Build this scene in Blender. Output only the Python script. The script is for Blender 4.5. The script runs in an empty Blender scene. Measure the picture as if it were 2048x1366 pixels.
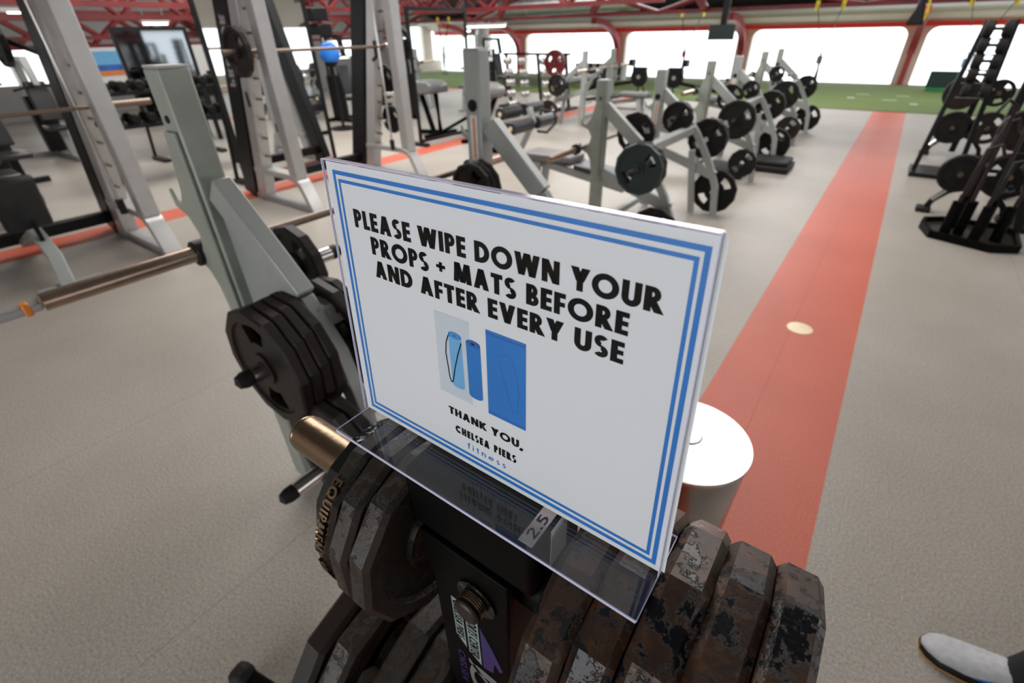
import bpy, math, random
from mathutils import Vector, Matrix
random.seed(7)
PI = math.pi
sc = bpy.context.scene
COL = sc.collection

# ---------------------------------------------------------------- camera
cam_d = bpy.data.cameras.new('camera'); cam = bpy.data.objects.new('camera', cam_d); COL.objects.link(cam)
cam_d.sensor_width = 36; cam_d.lens = 16.735; cam_d.clip_start = 0.02; cam_d.clip_end = 200
R3 = Matrix(((0.81010724, -0.3069383, 0.49951491), (0.58600443, 0.45011935, -0.67378883), (-0.01802973, 0.83855915, 0.54451214)))
M = R3.to_4x4(); M.translation = (0, 0, 1.6); cam.matrix_world = M
cam_d.dof.use_dof = True; cam_d.dof.focus_distance = 0.36; cam_d.dof.aperture_fstop = 7.0
sc.camera = cam
# ---------------------------------------------------------------- world, exposure
sc.view_settings.view_transform = 'Standard'; sc.view_settings.look = 'None'
sc.view_settings.gamma = 1; sc.view_settings.use_curve_mapping = False
sc.view_settings.exposure = 0.0
W = bpy.data.worlds.new('sky'); sc.world = W; W.use_nodes = True
bg = W.node_tree.nodes['Background']; bg.inputs[0].default_value = (0.93, 0.97, 1, 1); bg.inputs[1].default_value = 2.6

def area(name, loc, size, power, rot=(0, 0, 0), color=(1, 0.97, 0.92)):
    l = bpy.data.lights.new(name, 'AREA'); l.shape = 'RECTANGLE'; l.size, l.size_y = size; l.energy = power; l.color = color
    o = bpy.data.objects.new(name, l); COL.objects.link(o); o.location = loc; o.rotation_euler = rot; return o
area('skylight', (-5.0, 13.5, 4.0), (8, 3), 930, (math.radians(-28), 0, 0), (0.98, 0.98, 1))
area('skylight', (-.6, 6.2, 4.3), (3.0, 6), 215, (0, 0, 0), (1, 0.97, 0.94))
area('skylight', (-6.0, 4.6, 4.3), (4, 5), 520, (0, 0, 0), (1, 0.97, 0.93))
area('rear_fill_light', (-.9, -3.93, 1.65), (3.2, .9), 74, (math.radians(90), 0, 0), (0.93, 0.97, 1))  # added fill lamp behind the camera, brightens the notice
area('skylight', (-11, 9, 4.3), (4, 8), 330)
area('skylight', (1.5, 17.0, 3.0), (8, 2.0), 200, (math.radians(-10), 0, 0), (0.98, 0.98, 1))

# ---------------------------------------------------------------- materials
def nt(name):
    m = bpy.data.materials.new(name); m.use_nodes = True
    t = m.node_tree; return m, t, t.nodes['Principled BSDF']
def mat(name, col, rough=0.5, metal=0.0, var=0.12, scale=30, bump=0.0, col2=None, thr=None, emis=None, spec=None, detail=4, lo=0.45, hi=0.6, rough2=None):
    m, t, b = nt(name)
    n = t.nodes.new('ShaderNodeTexNoise'); n.inputs['Scale'].default_value = scale; n.inputs['Detail'].default_value = detail
    tc = t.nodes.new('ShaderNodeTexCoord'); t.links.new(tc.outputs['Object'], n.inputs['Vector'])
    r = t.nodes.new('ShaderNodeValToRGB'); t.links.new(n.outputs['Fac'], r.inputs['Fac'])
    c1 = [max(0, c * (1 - var)) for c in col]; c2 = [min(1, c * (1 + var)) for c in col] if col2 is None else list(col2)
    r.color_ramp.elements[0].color = (*c1, 1); r.color_ramp.elements[1].color = (*c2, 1)
    r.color_ramp.elements[0].position = lo if col2 is not None else 0.3; r.color_ramp.elements[1].position = hi if col2 is not None else 0.7
    t.links.new(r.outputs['Color'], b.inputs['Base Color'])
    b.inputs['Roughness'].default_value = rough; b.inputs['Metallic'].default_value = metal
    if rough2 is not None:
        mr = t.nodes.new('ShaderNodeMapRange'); t.links.new(n.outputs['Fac'], mr.inputs[0])
        mr.inputs[1].default_value = lo; mr.inputs[2].default_value = hi; mr.inputs[3].default_value = rough; mr.inputs[4].default_value = rough2
        t.links.new(mr.outputs[0], b.inputs['Roughness'])
    if spec is not None: b.inputs['Specular IOR Level'].default_value = spec
    if bump:
        bn = t.nodes.new('ShaderNodeBump'); bn.inputs['Strength'].default_value = bump; bn.inputs['Distance'].default_value = 0.002
        t.links.new(n.outputs['Fac'], bn.inputs['Height']); t.links.new(bn.outputs[0], b.inputs['Normal'])
    if emis:
        b.inputs['Emission Color'].default_value = (*emis[:3], 1); b.inputs['Emission Strength'].default_value = emis[3]
    return m
m_grey = mat('grey_powder_coat', (0.36, 0.38, 0.37), 0.42, 0.25, 0.06, 12)
m_grey_g = mat('weathered_grey_green_paint', (0.30, 0.33, 0.29), 0.45, 0.15, 0.12, 9)
m_silver = mat('silver_frame_paint', (0.46, 0.45, 0.45), 0.35, 0.4, 0.05, 10)
m_black = mat('black_paint', (0.005, 0.005, 0.006), 0.4, 0, 0.2, 20, spec=.3)
m_blackm = mat('satin_black_steel', (0.003, 0.003, 0.003), 0.45, 0, 0.3, 15, spec=.06)
m_steeld = mat('dark_brushed_stainless', (0.46, 0.43, 0.41), 0.2, 1, 0.12, 9)
m_greyp = mat('dull_grey_print', (0.16, 0.17, 0.17), 0.5, 0, 0.08, 40)
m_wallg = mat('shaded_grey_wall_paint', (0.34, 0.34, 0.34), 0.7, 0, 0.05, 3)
m_rub = mat('black_rubber', (0.012, 0.011, 0.011), 0.6, 0, 0.3, 40, spec=.3)
m_vinyl = mat('black_vinyl', (0.02, 0.02, 0.022), 0.33, 0, 0.2, 60, 0.05)
m_vinylg = mat('worn_grey_vinyl', (0.16, 0.155, 0.155), 0.4, 0, 0.15, 40)
m_iron = mat('worn_iron', (0.026, 0.015, 0.011), 0.5, 0, 0.3, 14, 0.3, col2=(0.008, 0.007, 0.007), spec=.3)
m_irond = mat('dark_iron', (0.008, 0.007, 0.0065), 0.5, 0, 0.3, 25, 0.2, spec=.25)
m_chrome = mat('chrome', (0.72, 0.70, 0.68), 0.16, 1, 0.05, 60)
m_steel = mat('brushed_stainless', (0.72, 0.70, 0.69), 0.22, 1, 0.04, 20)
m_bronze = mat('worn_bronzed_steel', (0.30, 0.19, 0.13), 0.26, 0.85, 0.2, 70, 0.25, col2=(0.22, 0.17, 0.10), lo=.35, hi=.65)
m_sleeve = mat('worn_steel_sleeve', (0.46, 0.33, 0.26), 0.3, 0.9, 0.1, 25)
m_barb = mat('dull_bar_steel', (0.20, 0.15, 0.12), 0.4, 0.8, 0.15, 60)
m_paper = mat('white_paper', (0.80, 0.84, 0.87), 0.6, 0, 0.01, 3)
m_ink = mat('black_ink', (0.004, 0.0045, 0.0045), 0.6, 0, 0.1, 30, spec=.1)
m_blue = mat('blue_ink', (0.010, 0.19, 0.62), 0.5, 0, 0.06, 20)
m_lblue = mat('light_blue_ink', (0.16, 0.46, 0.80), 0.5, 0, 0.05, 20)
m_pale = mat('pale_blue_ink', (0.62, 0.70, 0.77), 0.6, 0, 0.02, 20)
m_dblue = mat('deep_blue_ink', (0.008, 0.10, 0.42), 0.5, 0, 0.1, 20)
m_red = mat('red_steel_paint', (0.15, 0.011, 0.012), 0.5, 0, 0.3, 3)
m_redp = mat('pinkish_red_paint', (0.38, 0.04, 0.04), 0.55, 0, 0.08, 4)
m_redb = mat('bright_red_trim_paint', (0.92, 0.028, 0.018), 0.5, 0, 0.05, 4)
m_beige = mat('beige_ceiling_board', (0.66, 0.57, 0.48), 0.8, 0, 0.05, 2)
m_cream = mat('cream_wall_paint', (0.74, 0.66, 0.58), 0.7, 0, 0.04, 3)
m_white = mat('white_wall_paint', (0.74, 0.74, 0.74), 0.7, 0, 0.03, 3)
m_dkceil = mat('grey_green_ceiling', (0.10, 0.105, 0.10), 0.8, 0, 0.15, 1.5)
m_duct = mat('galvanised_duct', (0.48, 0.50, 0.50), 0.32, 0.8, 0.15, 6, 0.1)
m_orange = mat('orange_plastic', (0.75, 0.22, 0.03), 0.5, 0, 0.08, 20)
m_yellow = mat('yellow_webbing', (0.75, 0.62, 0.04), 0.7, 0, 0.08, 20)
m_purple = mat('purple_sticker_ink', (0.045, 0.03, 0.13), 0.4, 0, 0.2, 60)
m_label = mat('white_label_vinyl', (0.70, 0.70, 0.68), 0.5, 0, 0.08, 40)
m_labelp = mat('pinkish_paper_label', (0.66, 0.58, 0.55), 0.6, 0, 0.1, 60)
m_mint = mat('mint_sticker_vinyl', (0.26, 0.33, 0.32), 0.4, 0, 0.08, 40)
m_grass = mat('green_turf', (0.115, 0.165, 0.040), 0.9, 0, 0.3, 60, 0.2)
m_navy = mat('navy_print', (0.03, 0.12, 0.45), 0.5, 0, 0.3, 6)
m_ball = mat('glossy_blue_plastic', (0.02, 0.20, 0.75), 0.25, 0, 0.08, 5)
m_gloss = mat('glossy_black_enamel', (0.01, 0.011, 0.012), 0.08, 0, 0.2, 90, 0.5)
m_shoe = mat('grey_knit_fabric', (0.42, 0.42, 0.44), 0.6, 0, 0.12, 60)
m_gum = mat('gum_rubber', (0.40, 0.21, 0.06), 0.5, 0, 0.1, 20)
m_pants = mat('black_trouser_cloth', (0.006, 0.006, 0.007), 0.9, 0, 0.2, 60)
m_skin = mat('skin', (0.55, 0.33, 0.24), 0.5, 0, 0.05, 20)
m_hair = mat('dark_hair', (0.03, 0.02, 0.015), 0.6, 0, 0.2, 60)
m_brass = mat('cream_enamel_disc', (0.82, 0.68, 0.45), 0.35, 0.1, 0.05, 40)
m_screen = mat('lit_white_screen', (0.8, 0.8, 0.8), 0.5, 0, 0.0, 2, emis=(1, 0.99, 0.98, 1.6))
m_lamp = mat('lit_lamp_diffuser', (0.8, 0.8, 0.8), 0.5, 0, 0.0, 2, emis=(1, 0.97, 0.9, 5))
m_mirror = mat('mirror_glass', (0.80, 0.84, 0.84), 0.02, 1, 0.0, 2)
m_mirrord = mat('dark_tinted_mirror_glass', (0.26, 0.28, 0.30), 0.05, 1, 0.0, 2)
m_board = mat('dark_teal_board', (0.012, 0.03, 0.032), 0.4, 0, 0.1, 5)
m_green = mat('green_plastic', (0.01, 0.2, 0.06), 0.5, 0, 0.1, 5)

def rust_mat(name, base, dark, orange, gl, seed):
    m, t, b = nt(name); N = t.nodes; L = t.links
    tc = N.new('ShaderNodeTexCoord'); mp = N.new('ShaderNodeMapping'); mp.inputs['Location'].default_value = (seed, seed * 2.3, seed * 1.1)
    L.new(tc.outputs['Object'], mp.inputs[0])
    def noise(s, d=6, r=0.6):
        n = N.new('ShaderNodeTexNoise'); n.inputs['Scale'].default_value = s; n.inputs['Detail'].default_value = d; n.inputs['Roughness'].default_value = r
        L.new(mp.outputs[0], n.inputs['Vector']); return n
    n1 = noise(38, 10, 0.74); n2 = noise(75, 6); n3 = noise(240, 3)
    r1 = N.new('ShaderNodeValToRGB'); L.new(n1.outputs['Fac'], r1.inputs[0])
    r1.color_ramp.elements[0].position = 0.525; r1.color_ramp.elements[1].position = 0.55
    r2 = N.new('ShaderNodeValToRGB'); L.new(n2.outputs['Fac'], r2.inputs[0])
    r2.color_ramp.elements[0].position = 0.48; r2.color_ramp.elements[1].position = 0.66
    mx0 = N.new('ShaderNodeMix'); mx0.data_type = 'RGBA'; mx0.inputs['A'].default_value = (*base, 1); mx0.inputs['B'].default_value = (*orange, 1)
    L.new(r2.outputs[0], mx0.inputs['Factor'])
    mx = N.new('ShaderNodeMix'); mx.data_type = 'RGBA'; mx.inputs['B'].default_value = (*dark, 1)
    L.new(mx0.outputs['Result'], mx.inputs['A']); L.new(r1.outputs[0], mx.inputs['Factor']); L.new(mx.outputs['Result'], b.inputs['Base Color'])
    mr = N.new('ShaderNodeMapRange'); L.new(r1.outputs[0], mr.inputs[0]); mr.inputs[3].default_value = 0.42; mr.inputs[4].default_value = gl
    L.new(mr.outputs[0], b.inputs['Roughness'])
    ad = N.new('ShaderNodeMath'); ad.operation = 'MULTIPLY_ADD'; L.new(n3.outputs['Fac'], ad.inputs[0]); ad.inputs[1].default_value = 0.5; 
    mu = N.new('ShaderNodeMath'); mu.operation = 'MULTIPLY'; L.new(r1.outputs[0], mu.inputs[0]); mu.inputs[1].default_value = -0.5
    L.new(mu.outputs[0], ad.inputs[2])
    bn = N.new('ShaderNodeBump'); bn.inputs['Strength'].default_value = 0.8; bn.inputs['Distance'].default_value = 0.0009
    L.new(ad.outputs[0], bn.inputs['Height']); L.new(bn.outputs[0], b.inputs['Normal'])
    b.inputs['Metallic'].default_value = 0.12
    return m
rusts = [rust_mat('rusty_brown_iron', (0.040, 0.021, 0.014), (0.006, 0.0065, 0.009), (0.085, 0.034, 0.013), g, s) for g, s in ((0.42, 0.0), (0.42, 3.1), (0.2, 5.7), (0.34, 8.8), (0.2, 11.3))]
m_rustl = rust_mat('browned_iron', (0.023, 0.016, 0.011), (0.012, 0.010, 0.008), (0.036, 0.019, 0.010), 0.55, 17.0)

def clear_mat(name, tint, rough=0.01, base=0.04, top=0.9, p=4.5):
    m = bpy.data.materials.new(name); m.use_nodes = True; t = m.node_tree; N = t.nodes; L = t.links; N.clear()
    o = N.new('ShaderNodeOutputMaterial'); mx = N.new('ShaderNodeMixShader'); tr = N.new('ShaderNodeBsdfTransparent'); tr.inputs[0].default_value = (*tint, 1)
    gl = N.new('ShaderNodeBsdfGlossy'); gl.inputs['Roughness'].default_value = rough
    lw = N.new('ShaderNodeLayerWeight'); lw.inputs[0].default_value = 0.5
    pw = N.new('ShaderNodeMath'); pw.operation = 'POWER'; L.new(lw.outputs['Facing'], pw.inputs[0]); pw.inputs[1].default_value = p
    ad = N.new('ShaderNodeMath'); ad.operation = 'MULTIPLY_ADD'; L.new(pw.outputs[0], ad.inputs[0]); ad.inputs[1].default_value = top; ad.inputs[2].default_value = base
    L.new(ad.outputs[0], mx.inputs[0]); L.new(tr.outputs[0], mx.inputs[1]); L.new(gl.outputs[0], mx.inputs[2]); L.new(mx.outputs[0], o.inputs[0])
    return m
m_acr = clear_mat('clear_acrylic', (0.985, 0.985, 0.99), 0.02, 0.008, .3)
m_acrf = clear_mat('clear_acrylic_foot', (0.97, 0.97, 0.985), 0.03, 0.045, .9)
m_glass = clear_mat('window_glass', (0.99, 0.99, 0.99), 0.02, 0.02, .5)
m_edge = mat('polished_acrylic_edge', (0.66, 0.66, 0.88), 0.15, 0, 0.02, 20)

# floor: speckled grey rubber with brick red inlaid stripes
def floor_mat():
    m, t, b = nt('speckled_rubber_floor'); N = t.nodes; L = t.links
    tc = N.new('ShaderNodeTexCoord'); sp = N.new('ShaderNodeSeparateXYZ'); L.new(tc.outputs['Object'], sp.inputs[0])
    def math_(op, a, bb, c=None):
        n = N.new('ShaderNodeMath'); n.operation = op
        for i, v in enumerate((a, bb, c)):
            if v is None: continue
            if isinstance(v, (int, float)): n.inputs[i].default_value = v
            else: L.new(v, n.inputs[i])
        return n.outputs[0]
    def band(c, h):
        return math_('LESS_THAN', math_('ABSOLUTE', math_('SUBTRACT', sp.outputs[0], c), 0), h)
    s = math_('MAXIMUM', band(-0.052, 0.297), band(-6.03, 0.2))
    def noise(sc_, d=4, r=.6):
        n = N.new('ShaderNodeTexNoise'); n.inputs['Scale'].default_value = sc_; n.inputs['Detail'].default_value = d; n.inputs['Roughness'].default_value = r
        L.new(tc.outputs['Object'], n.inputs['Vector']); return n.outputs['Fac']
    def ramp(f, a, ca, bb, cb):
        r = N.new('ShaderNodeValToRGB'); r.color_ramp.elements[0].position = a; r.color_ramp.elements[1].position = bb
        r.color_ramp.elements[0].color = (*ca, 1); r.color_ramp.elements[1].color = (*cb, 1); L.new(f, r.inputs[0]); return r.outputs[0]
    speck = noise(120, 6, .8)
    g = ramp(speck, .36, (0.225, 0.200, 0.172), .60, (0.455, 0.415, 0.37))
    rd = ramp(speck, .36, (0.43, 0.085, 0.050), .62, (0.60, 0.145, 0.090))
    mx = N.new('ShaderNodeMix'); mx.data_type = 'RGBA'; L.new(s, mx.inputs['Factor']); L.new(g, mx.inputs['A']); L.new(rd, mx.inputs['B'])
    big = ramp(noise(0.9, 5, .6), .3, (0.86, 0.85, 0.84), .7, (1.04, 1.04, 1.04))
    # faint roll seams every 1.2 m
    fy = math_('FRACT', math_('MULTIPLY', math_('ADD', sp.outputs[0], 0.72), 1 / 1.24), 0)
    seam = math_('LESS_THAN', math_('ABSOLUTE', math_('SUBTRACT', fy, 0.5), 0), 0.0022)
    sm = math_('SUBTRACT', 1.0, math_('MULTIPLY', seam, 0.22))
    mm = N.new('ShaderNodeMix'); mm.data_type = 'RGBA'; mm.blend_type = 'MULTIPLY'; mm.inputs['Factor'].default_value = 1
    L.new(mx.outputs['Result'], mm.inputs['A']); L.new(big, mm.inputs['B'])
    m2 = N.new('ShaderNodeVectorMath'); m2.operation = 'SCALE'; L.new(mm.outputs['Result'], m2.inputs[0]); L.new(sm, m2.inputs['Scale'])
    L.new(m2.outputs[0], b.inputs['Base Color'])
    b.inputs['Roughness'].default_value = 0.42; b.inputs['Specular IOR Level'].default_value = 0.35
    bn = N.new('ShaderNodeBump'); bn.inputs['Strength'].default_value = 0.25; bn.inputs['Distance'].default_value = 0.001
    L.new(speck, bn.inputs['Height']); L.new(bn.outputs[0], b.inputs['Normal'])
    return m
m_floor = floor_mat()

# ---------------------------------------------------------------- mesh helpers
class MB:
    def __init__(s): s.v = []; s.f = []
    def add(s, vs, fs):
        o = len(s.v); s.v += [tuple(v) for v in vs]; s.f += [tuple(i + o for i in f) for f in fs]; return s
    def box(s, x0, x1, y0, y1, z0, z1):
        vs = [(x, y, z) for x in (x0, x1) for y in (y0, y1) for z in (z0, z1)]
        return s.add(vs, [(0, 1, 3, 2), (4, 6, 7, 5), (0, 4, 5, 1), (2, 3, 7, 6), (0, 2, 6, 4), (1, 5, 7, 3)])
    def cyl(s, p0, p1, r, n=16, r1=None, cap=True):
        p0, p1 = Vector(p0), Vector(p1); r1 = r if r1 is None else r1
        d = (p1 - p0).normalized(); a = d.orthogonal().normalized(); b = d.cross(a)
        vs = []
        for p, q in ((p0, r), (p1, r1)):
            for i in range(n):
                t = 2 * PI * (i + .5) / n; vs.append(p + a * math.cos(t) * q + b * math.sin(t) * q)
        fs = [(i, (i + 1) % n, n + (i + 1) % n, n + i) for i in range(n)]
        if cap: fs += [tuple(range(n))[::-1], tuple(range(n, 2 * n))]
        return s.add(vs, fs)
    def ball(s, c, r, n=14, m=9, sx=1, sy=1, sz=1):
        c = Vector(c); vs = [c + Vector((0, 0, r * sz))]
        for j in range(1, m):
            for i in range(n):
                a = PI * j / m; t = 2 * PI * i / n; vs.append(c + Vector((r * sx * math.sin(a) * math.cos(t), r * sy * math.sin(a) * math.sin(t), r * sz * math.cos(a))))
        vs.append(c - Vector((0, 0, r * sz))); e = len(vs) - 1
        fs = [(0, 1 + i, 1 + (i + 1) % n) for i in range(n)]
        for j in range(m - 2):
            for i in range(n):
                a = 1 + j * n; fs.append((a + i, a + n + i, a + n + (i + 1) % n, a + (i + 1) % n))
        a = 1 + (m - 2) * n; fs += [(a + i, e, a + (i + 1) % n) for i in range(n)]
        return s.add(vs, fs)
    def tube(s, pts, w, h=None, n=4, up=(0, 0, 1)):
        """sweep a rectangle (n==4; w across, h along up) or a circle (radius w) along pts"""
        pts = [Vector(p) for p in pts]; up = Vector(up); vs = []; k = len(pts)
        for i, p in enumerate(pts):
            d = ((pts[min(i + 1, k - 1)] - p).normalized() + (p - pts[max(i - 1, 0)]).normalized()).normalized()
            a = d.cross(up)
            if a.length < 1e-4: a = d.orthogonal()
            a.normalize(); b = a.cross(d).normalized()
            c = 1.0
            if 0 < i < k - 1: c = 1 / max(.5, d.dot((pts[i + 1] - p).normalized()))
            if n == 4 and h is not None:
                for u, v in ((-1, -1), (1, -1), (1, 1), (-1, 1)): vs.append(p + a * u * w / 2 * 1 + b * v * h / 2 * c)
            else:
                for q in range(n):
                    t = 2 * PI * q / n; vs.append(p + a * math.cos(t) * w + b * math.sin(t) * w)
        fs = []
        for i in range(k - 1):
            for q in range(n): fs.append((i * n + q, i * n + (q + 1) % n, (i + 1) * n + (q + 1) % n, (i + 1) * n + q))
        fs += [tuple(range(n))[::-1], tuple(range((k - 1) * n, k * n))]
        return s.add(vs, fs)
    def prism(s, poly, axis, a, b):
        """extrude a 2D polygon along axis: 'x' poly=(y,z), 'y' poly=(x,z), 'z' poly=(x,y)"""
        f = {'x': lambda p, t: (t, p[0], p[1]), 'y': lambda p, t: (p[0], t, p[1]), 'z': lambda p, t: (p[0], p[1], t)}[axis]
        n = len(poly); vs = [f(p, a) for p in poly] + [f(p, b) for p in poly]
        return s.add(vs, [tuple(range(n))[::-1], tuple(range(n, 2 * n))] + [(i, (i + 1) % n, n + (i + 1) % n, n + i) for i in range(n)])
    def lathe(s, prof, c, axis=(0, 0, 1), n=32):
        c = Vector(c); d = Vector(axis).normalized(); a = d.orthogonal().normalized(); b = d.cross(a); vs = []
        for r, z in prof:
            for i in range(n):
                t = 2 * PI * (i + .5) / n; vs.append(c + d * z + (a * math.cos(t) + b * math.sin(t)) * r)
        m = len(prof); fs = []
        for j in range(m - 1):
            for i in range(n): fs.append((j * n + i, j * n + (i + 1) % n, (j + 1) * n + (i + 1) % n, (j + 1) * n + i))
        return s.add(vs, fs)
    def mesh(s, name, m, smooth=False, off=(0, 0, 0)):
        me = bpy.data.meshes.new(name); me.from_pydata([(v[0] - off[0], v[1] - off[1], v[2] - off[2]) for v in s.v], [], s.f); me.update()
        me.materials.append(m)
        if smooth: me.shade_smooth()
        return me
def wloc(o):
    v = Vector((0, 0, 0))
    while o is not None: v = v + Vector(o.location); o = o.parent
    return v
def sharp(me, ang=35):
    try:
        me.shade_smooth(); me.set_sharp_from_angle(angle=math.radians(ang))
    except Exception: pass
def part(name, mb, m, parent=None, bevel=0, smooth=True, ang=35, label=None):
    off = wloc(parent) if parent else Vector((0, 0, 0))
    if not parent:
        vs = mb.v; c = [sum(v[i] for v in vs) / len(vs) for i in range(2)]; off = Vector((c[0], c[1], min(v[2] for v in vs)))
    me = mb.mesh(name, m, False, off)
    import bmesh
    b = bmesh.new(); b.from_mesh(me); bmesh.ops.recalc_face_normals(b, faces=b.faces); b.to_mesh(me); b.free()
    if smooth: sharp(me, ang)
    o = bpy.data.objects.new(name, me); COL.objects.link(o)
    if parent: o.parent = parent
    else: o.location = off
    if bevel:
        bv = o.modifiers.new('bevel', 'BEVEL'); bv.width = bevel; bv.segments = 2; bv.limit_method = 'ANGLE'; bv.angle_limit = math.radians(40)
    if label: o['label'] = label
    return o
def tag(o, label, cat, group=None, kind=None):
    o['label'] = label; o['category'] = cat
    if group: o['group'] = group
    if kind: o['kind'] = kind
    return o
def thing(name, label, cat, loc=(0, 0, 0), group=None, kind=None):
    o = bpy.data.objects.new(name, None); o.empty_display_size = 0.1; COL.objects.link(o); o.location = loc
    return tag(o, label, cat, group, kind)
def struct(name, mb, m, **k):
    o = part(name, mb, m, **k); o['kind'] = 'structure'; return o
def dup(root, delta, label, group=None):
    kids = {}
    for o in bpy.data.objects:
        if o.parent: kids.setdefault(o.parent.name, []).append(o)
    def rec(o, par):
        c = o.copy(); COL.objects.link(c); c.parent = par
        for ch in kids.get(o.name, []): rec(ch, c)
        return c
    r = rec(root, None); r.location = Vector(root.location) + Vector(delta); r['label'] = label
    if group: r['group'] = group
    return r

# ---------------------------------------------------------------- stroke lettering (cap height 1)
def arc(cx, cy, rx, ry, t, a0, a1, n=14):
    out = []
    for i in range(n):
        q = [math.radians(a0 + (a1 - a0) * (i + k) / n) for k in (0, 1)]
        P = [(cx + rx * math.cos(a), cy + ry * math.sin(a)) for a in q] + [(cx + (rx - t) * math.cos(a), cy + (ry - t) * math.sin(a)) for a in reversed(q)]
        out.append(P)
    return out
def Rc(x0, y0, x1, y1): return [[(x0, y0), (x1, y0), (x1, y1), (x0, y1)]]
def Dg(xa, ya, xb, yb, w): return [[(xa - w / 2, ya), (xa + w / 2, ya), (xb + w / 2, yb), (xb - w / 2, yb)]]
def bowl(x0, xc, y0, y1, t, rx): return Rc(x0, y1 - t, xc, y1) + Rc(x0, y0, xc, y0 + t) + arc(xc, (y0 + y1) / 2, rx, (y1 - y0) / 2, t, -90, 90)
def glyph(ch, t=.2):
    g = t * 1.12
    if ch == 'A': return Dg(.02 + g / 2, 0, .40, 1, g) + Dg(.78 - g / 2, 0, .40, 1, g) + Rc(.2, .2, .6, .2 + t * .8), .80
    if ch == 'B': return Rc(0, 0, t, 1) + bowl(t, .28, 0, .56, t * .85, .27) + bowl(t, .27, .56 - t * .5, 1, t * .8, .23), .55
    if ch == 'C': return arc(.5, .5, .5, .5, t, 50, 310, 22), .84
    if ch == 'D': return Rc(0, 0, t, 1) + bowl(t, .28, 0, 1, t, .46), .74
    if ch == 'E': return Rc(0, 0, t, 1) + Rc(t, 0, .48, t * .9) + Rc(t, 1 - t * .9, .48, 1) + Rc(t, .5 - t * .4, .46, .5 + t * .45), .48
    if ch == 'F': return Rc(0, 0, t, 1) + Rc(t, 1 - t * .9, .47, 1) + Rc(t, .5 - t * .5, .45, .5 + t * .35), .47
    if ch == 'H': return Rc(0, 0, t, 1) + Rc(.68 - t, 0, .68, 1) + Rc(t, .5 - t * .4, .68 - t, .5 + t * .4), .68
    if ch == 'I': return Rc(0, 0, t, 1), t
    if ch == 'K': return Rc(0, 0, t, 1) + Dg(.26, .5, .55, 1, g * 1.1) + Dg(.58, 0, .24, .56, g * 1.15), .70
    if ch == 'L': return Rc(0, 0, t, 1) + Rc(t, 0, .43, t * .9), .43
    if ch == 'M': return Dg(g / 2 + .0, 0, g / 2 + .08, 1, g) + Dg(.96 - g / 2, 0, .88 - g / 2, 1, g) + Dg(.48, .02, g / 2 + .09, 1, g) + Dg(.48, .02, .87 - g / 2, 1, g), .96
    if ch == 'N': return Rc(0, 0, t, 1) + Rc(.74 - t, 0, .74, 1) + Dg(.74 - g * .5, 0, g * .5, 1, g), .74
    if ch == 'O': return arc(.5, .5, .5, .52, t, 0, 360, 30), 1.0
    if ch == 'P': return Rc(0, 0, t, 1) + bowl(t, .27, .38, 1, t * .85, .27), .54
    if ch == 'Q': return arc(.5, .5, .5, .52, t, 0, 360, 30) + Dg(.85, -.02, .55, .32, g), 1.0
    if ch == 'R': return Rc(0, 0, t, 1) + bowl(t, .27, .40, 1, t * .85, .27) + Dg(.53, 0, .26, .46, g * 1.15), .64
    if ch == 'S': return arc(.28, .73, .27, .28, t * .92, 35, 270, 14) + arc(.27, .27, .28, .28, t * .92, -145, 90, 14), .55
    if ch == 'T': return Rc(.0, 1 - t * .9, .56, 1) + Rc(.28 - t / 2, 0, .28 + t / 2, 1 - t * .9), .56
    if ch == 'U': return Rc(0, .34, t, 1) + Rc(.68 - t, .34, .68, 1) + arc(.34, .34, .34, .36, t, 180, 360, 16), .68
    if ch == 'V': return Dg(.38, 0, g / 2, 1, g) + Dg(.38, 0, .76 - g / 2, 1, g), .76
    if ch == 'W': return Dg(.32, 0, g / 2, 1, g) + Dg(.32, 0, .56, 1, g) + Dg(.80, 0, .56, 1, g) + Dg(.80, 0, 1.12 - g / 2, 1, g), 1.12
    if ch == 'Y': return Dg(.36, .42, g / 2, 1, g * 1.1) + Dg(.36, .42, .72 - g / 2, 1, g * 1.1) + Rc(.36 - t / 2, 0, .36 + t / 2, .5), .72
    if ch == '+': return Rc(0, .42, .5, .42 + t * .7) + Rc(.25 - t * .35, .24, .25 + t * .35, .74), .5
    if ch == ',': return Dg(.06, -.22, .16, .16, g), .2
    if ch == '2': return arc(.27, .71, .27, .29, t, -25, 165, 14) + Dg(.10, t * .9, .44, .60, g) + Rc(0, 0, .54, t * .95), .54
    if ch == '5': return Rc(.08, 1 - t, .5, 1) + Rc(.06, .48, .06 + t, 1) + arc(.24, .32, .30, .32, t, -140, 115, 14), .54
    if ch == '4': return Rc(.34, 0, .34 + t, 1) + Rc(0, .22, .62, .22 + t * .9) + Dg(.09, .30, .40, 1, g), .62
    if ch == '.': return Rc(0, 0, t * 1.2, t * 1.2), t * 1.2
    if ch == 'f': return Rc(.12, 0, .12 + t, .8) + arc(.32, .8, .2, .2, t, 60, 180, 8) + Rc(0, .56, .34, .56 + t), .34
    if ch == 'i': return Rc(0, 0, t, .64) + Rc(0, .8, t, .8 + t), t
    if ch == 't': return Rc(.12, 0, .12 + t, .86) + Rc(0, .56, .32, .56 + t), .32
    if ch == 'n': return Rc(0, 0, t, .64) + arc(.24, .40, .24, .24, t, 0, 180, 10) + Rc(.48 - t, 0, .48, .40), .48
    if ch == 'e': return arc(.3, .31, .3, .32, t, 0, 320, 18) + Rc(t * .6, .27, .6 - t * .3, .27 + t * .9), .6
    if ch == 's': return arc(.18, .47, .17, .17, t, 30, 270, 10) + arc(.17, .17, .18, .18, t, -150, 90, 10), .36
    return [], .3
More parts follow.
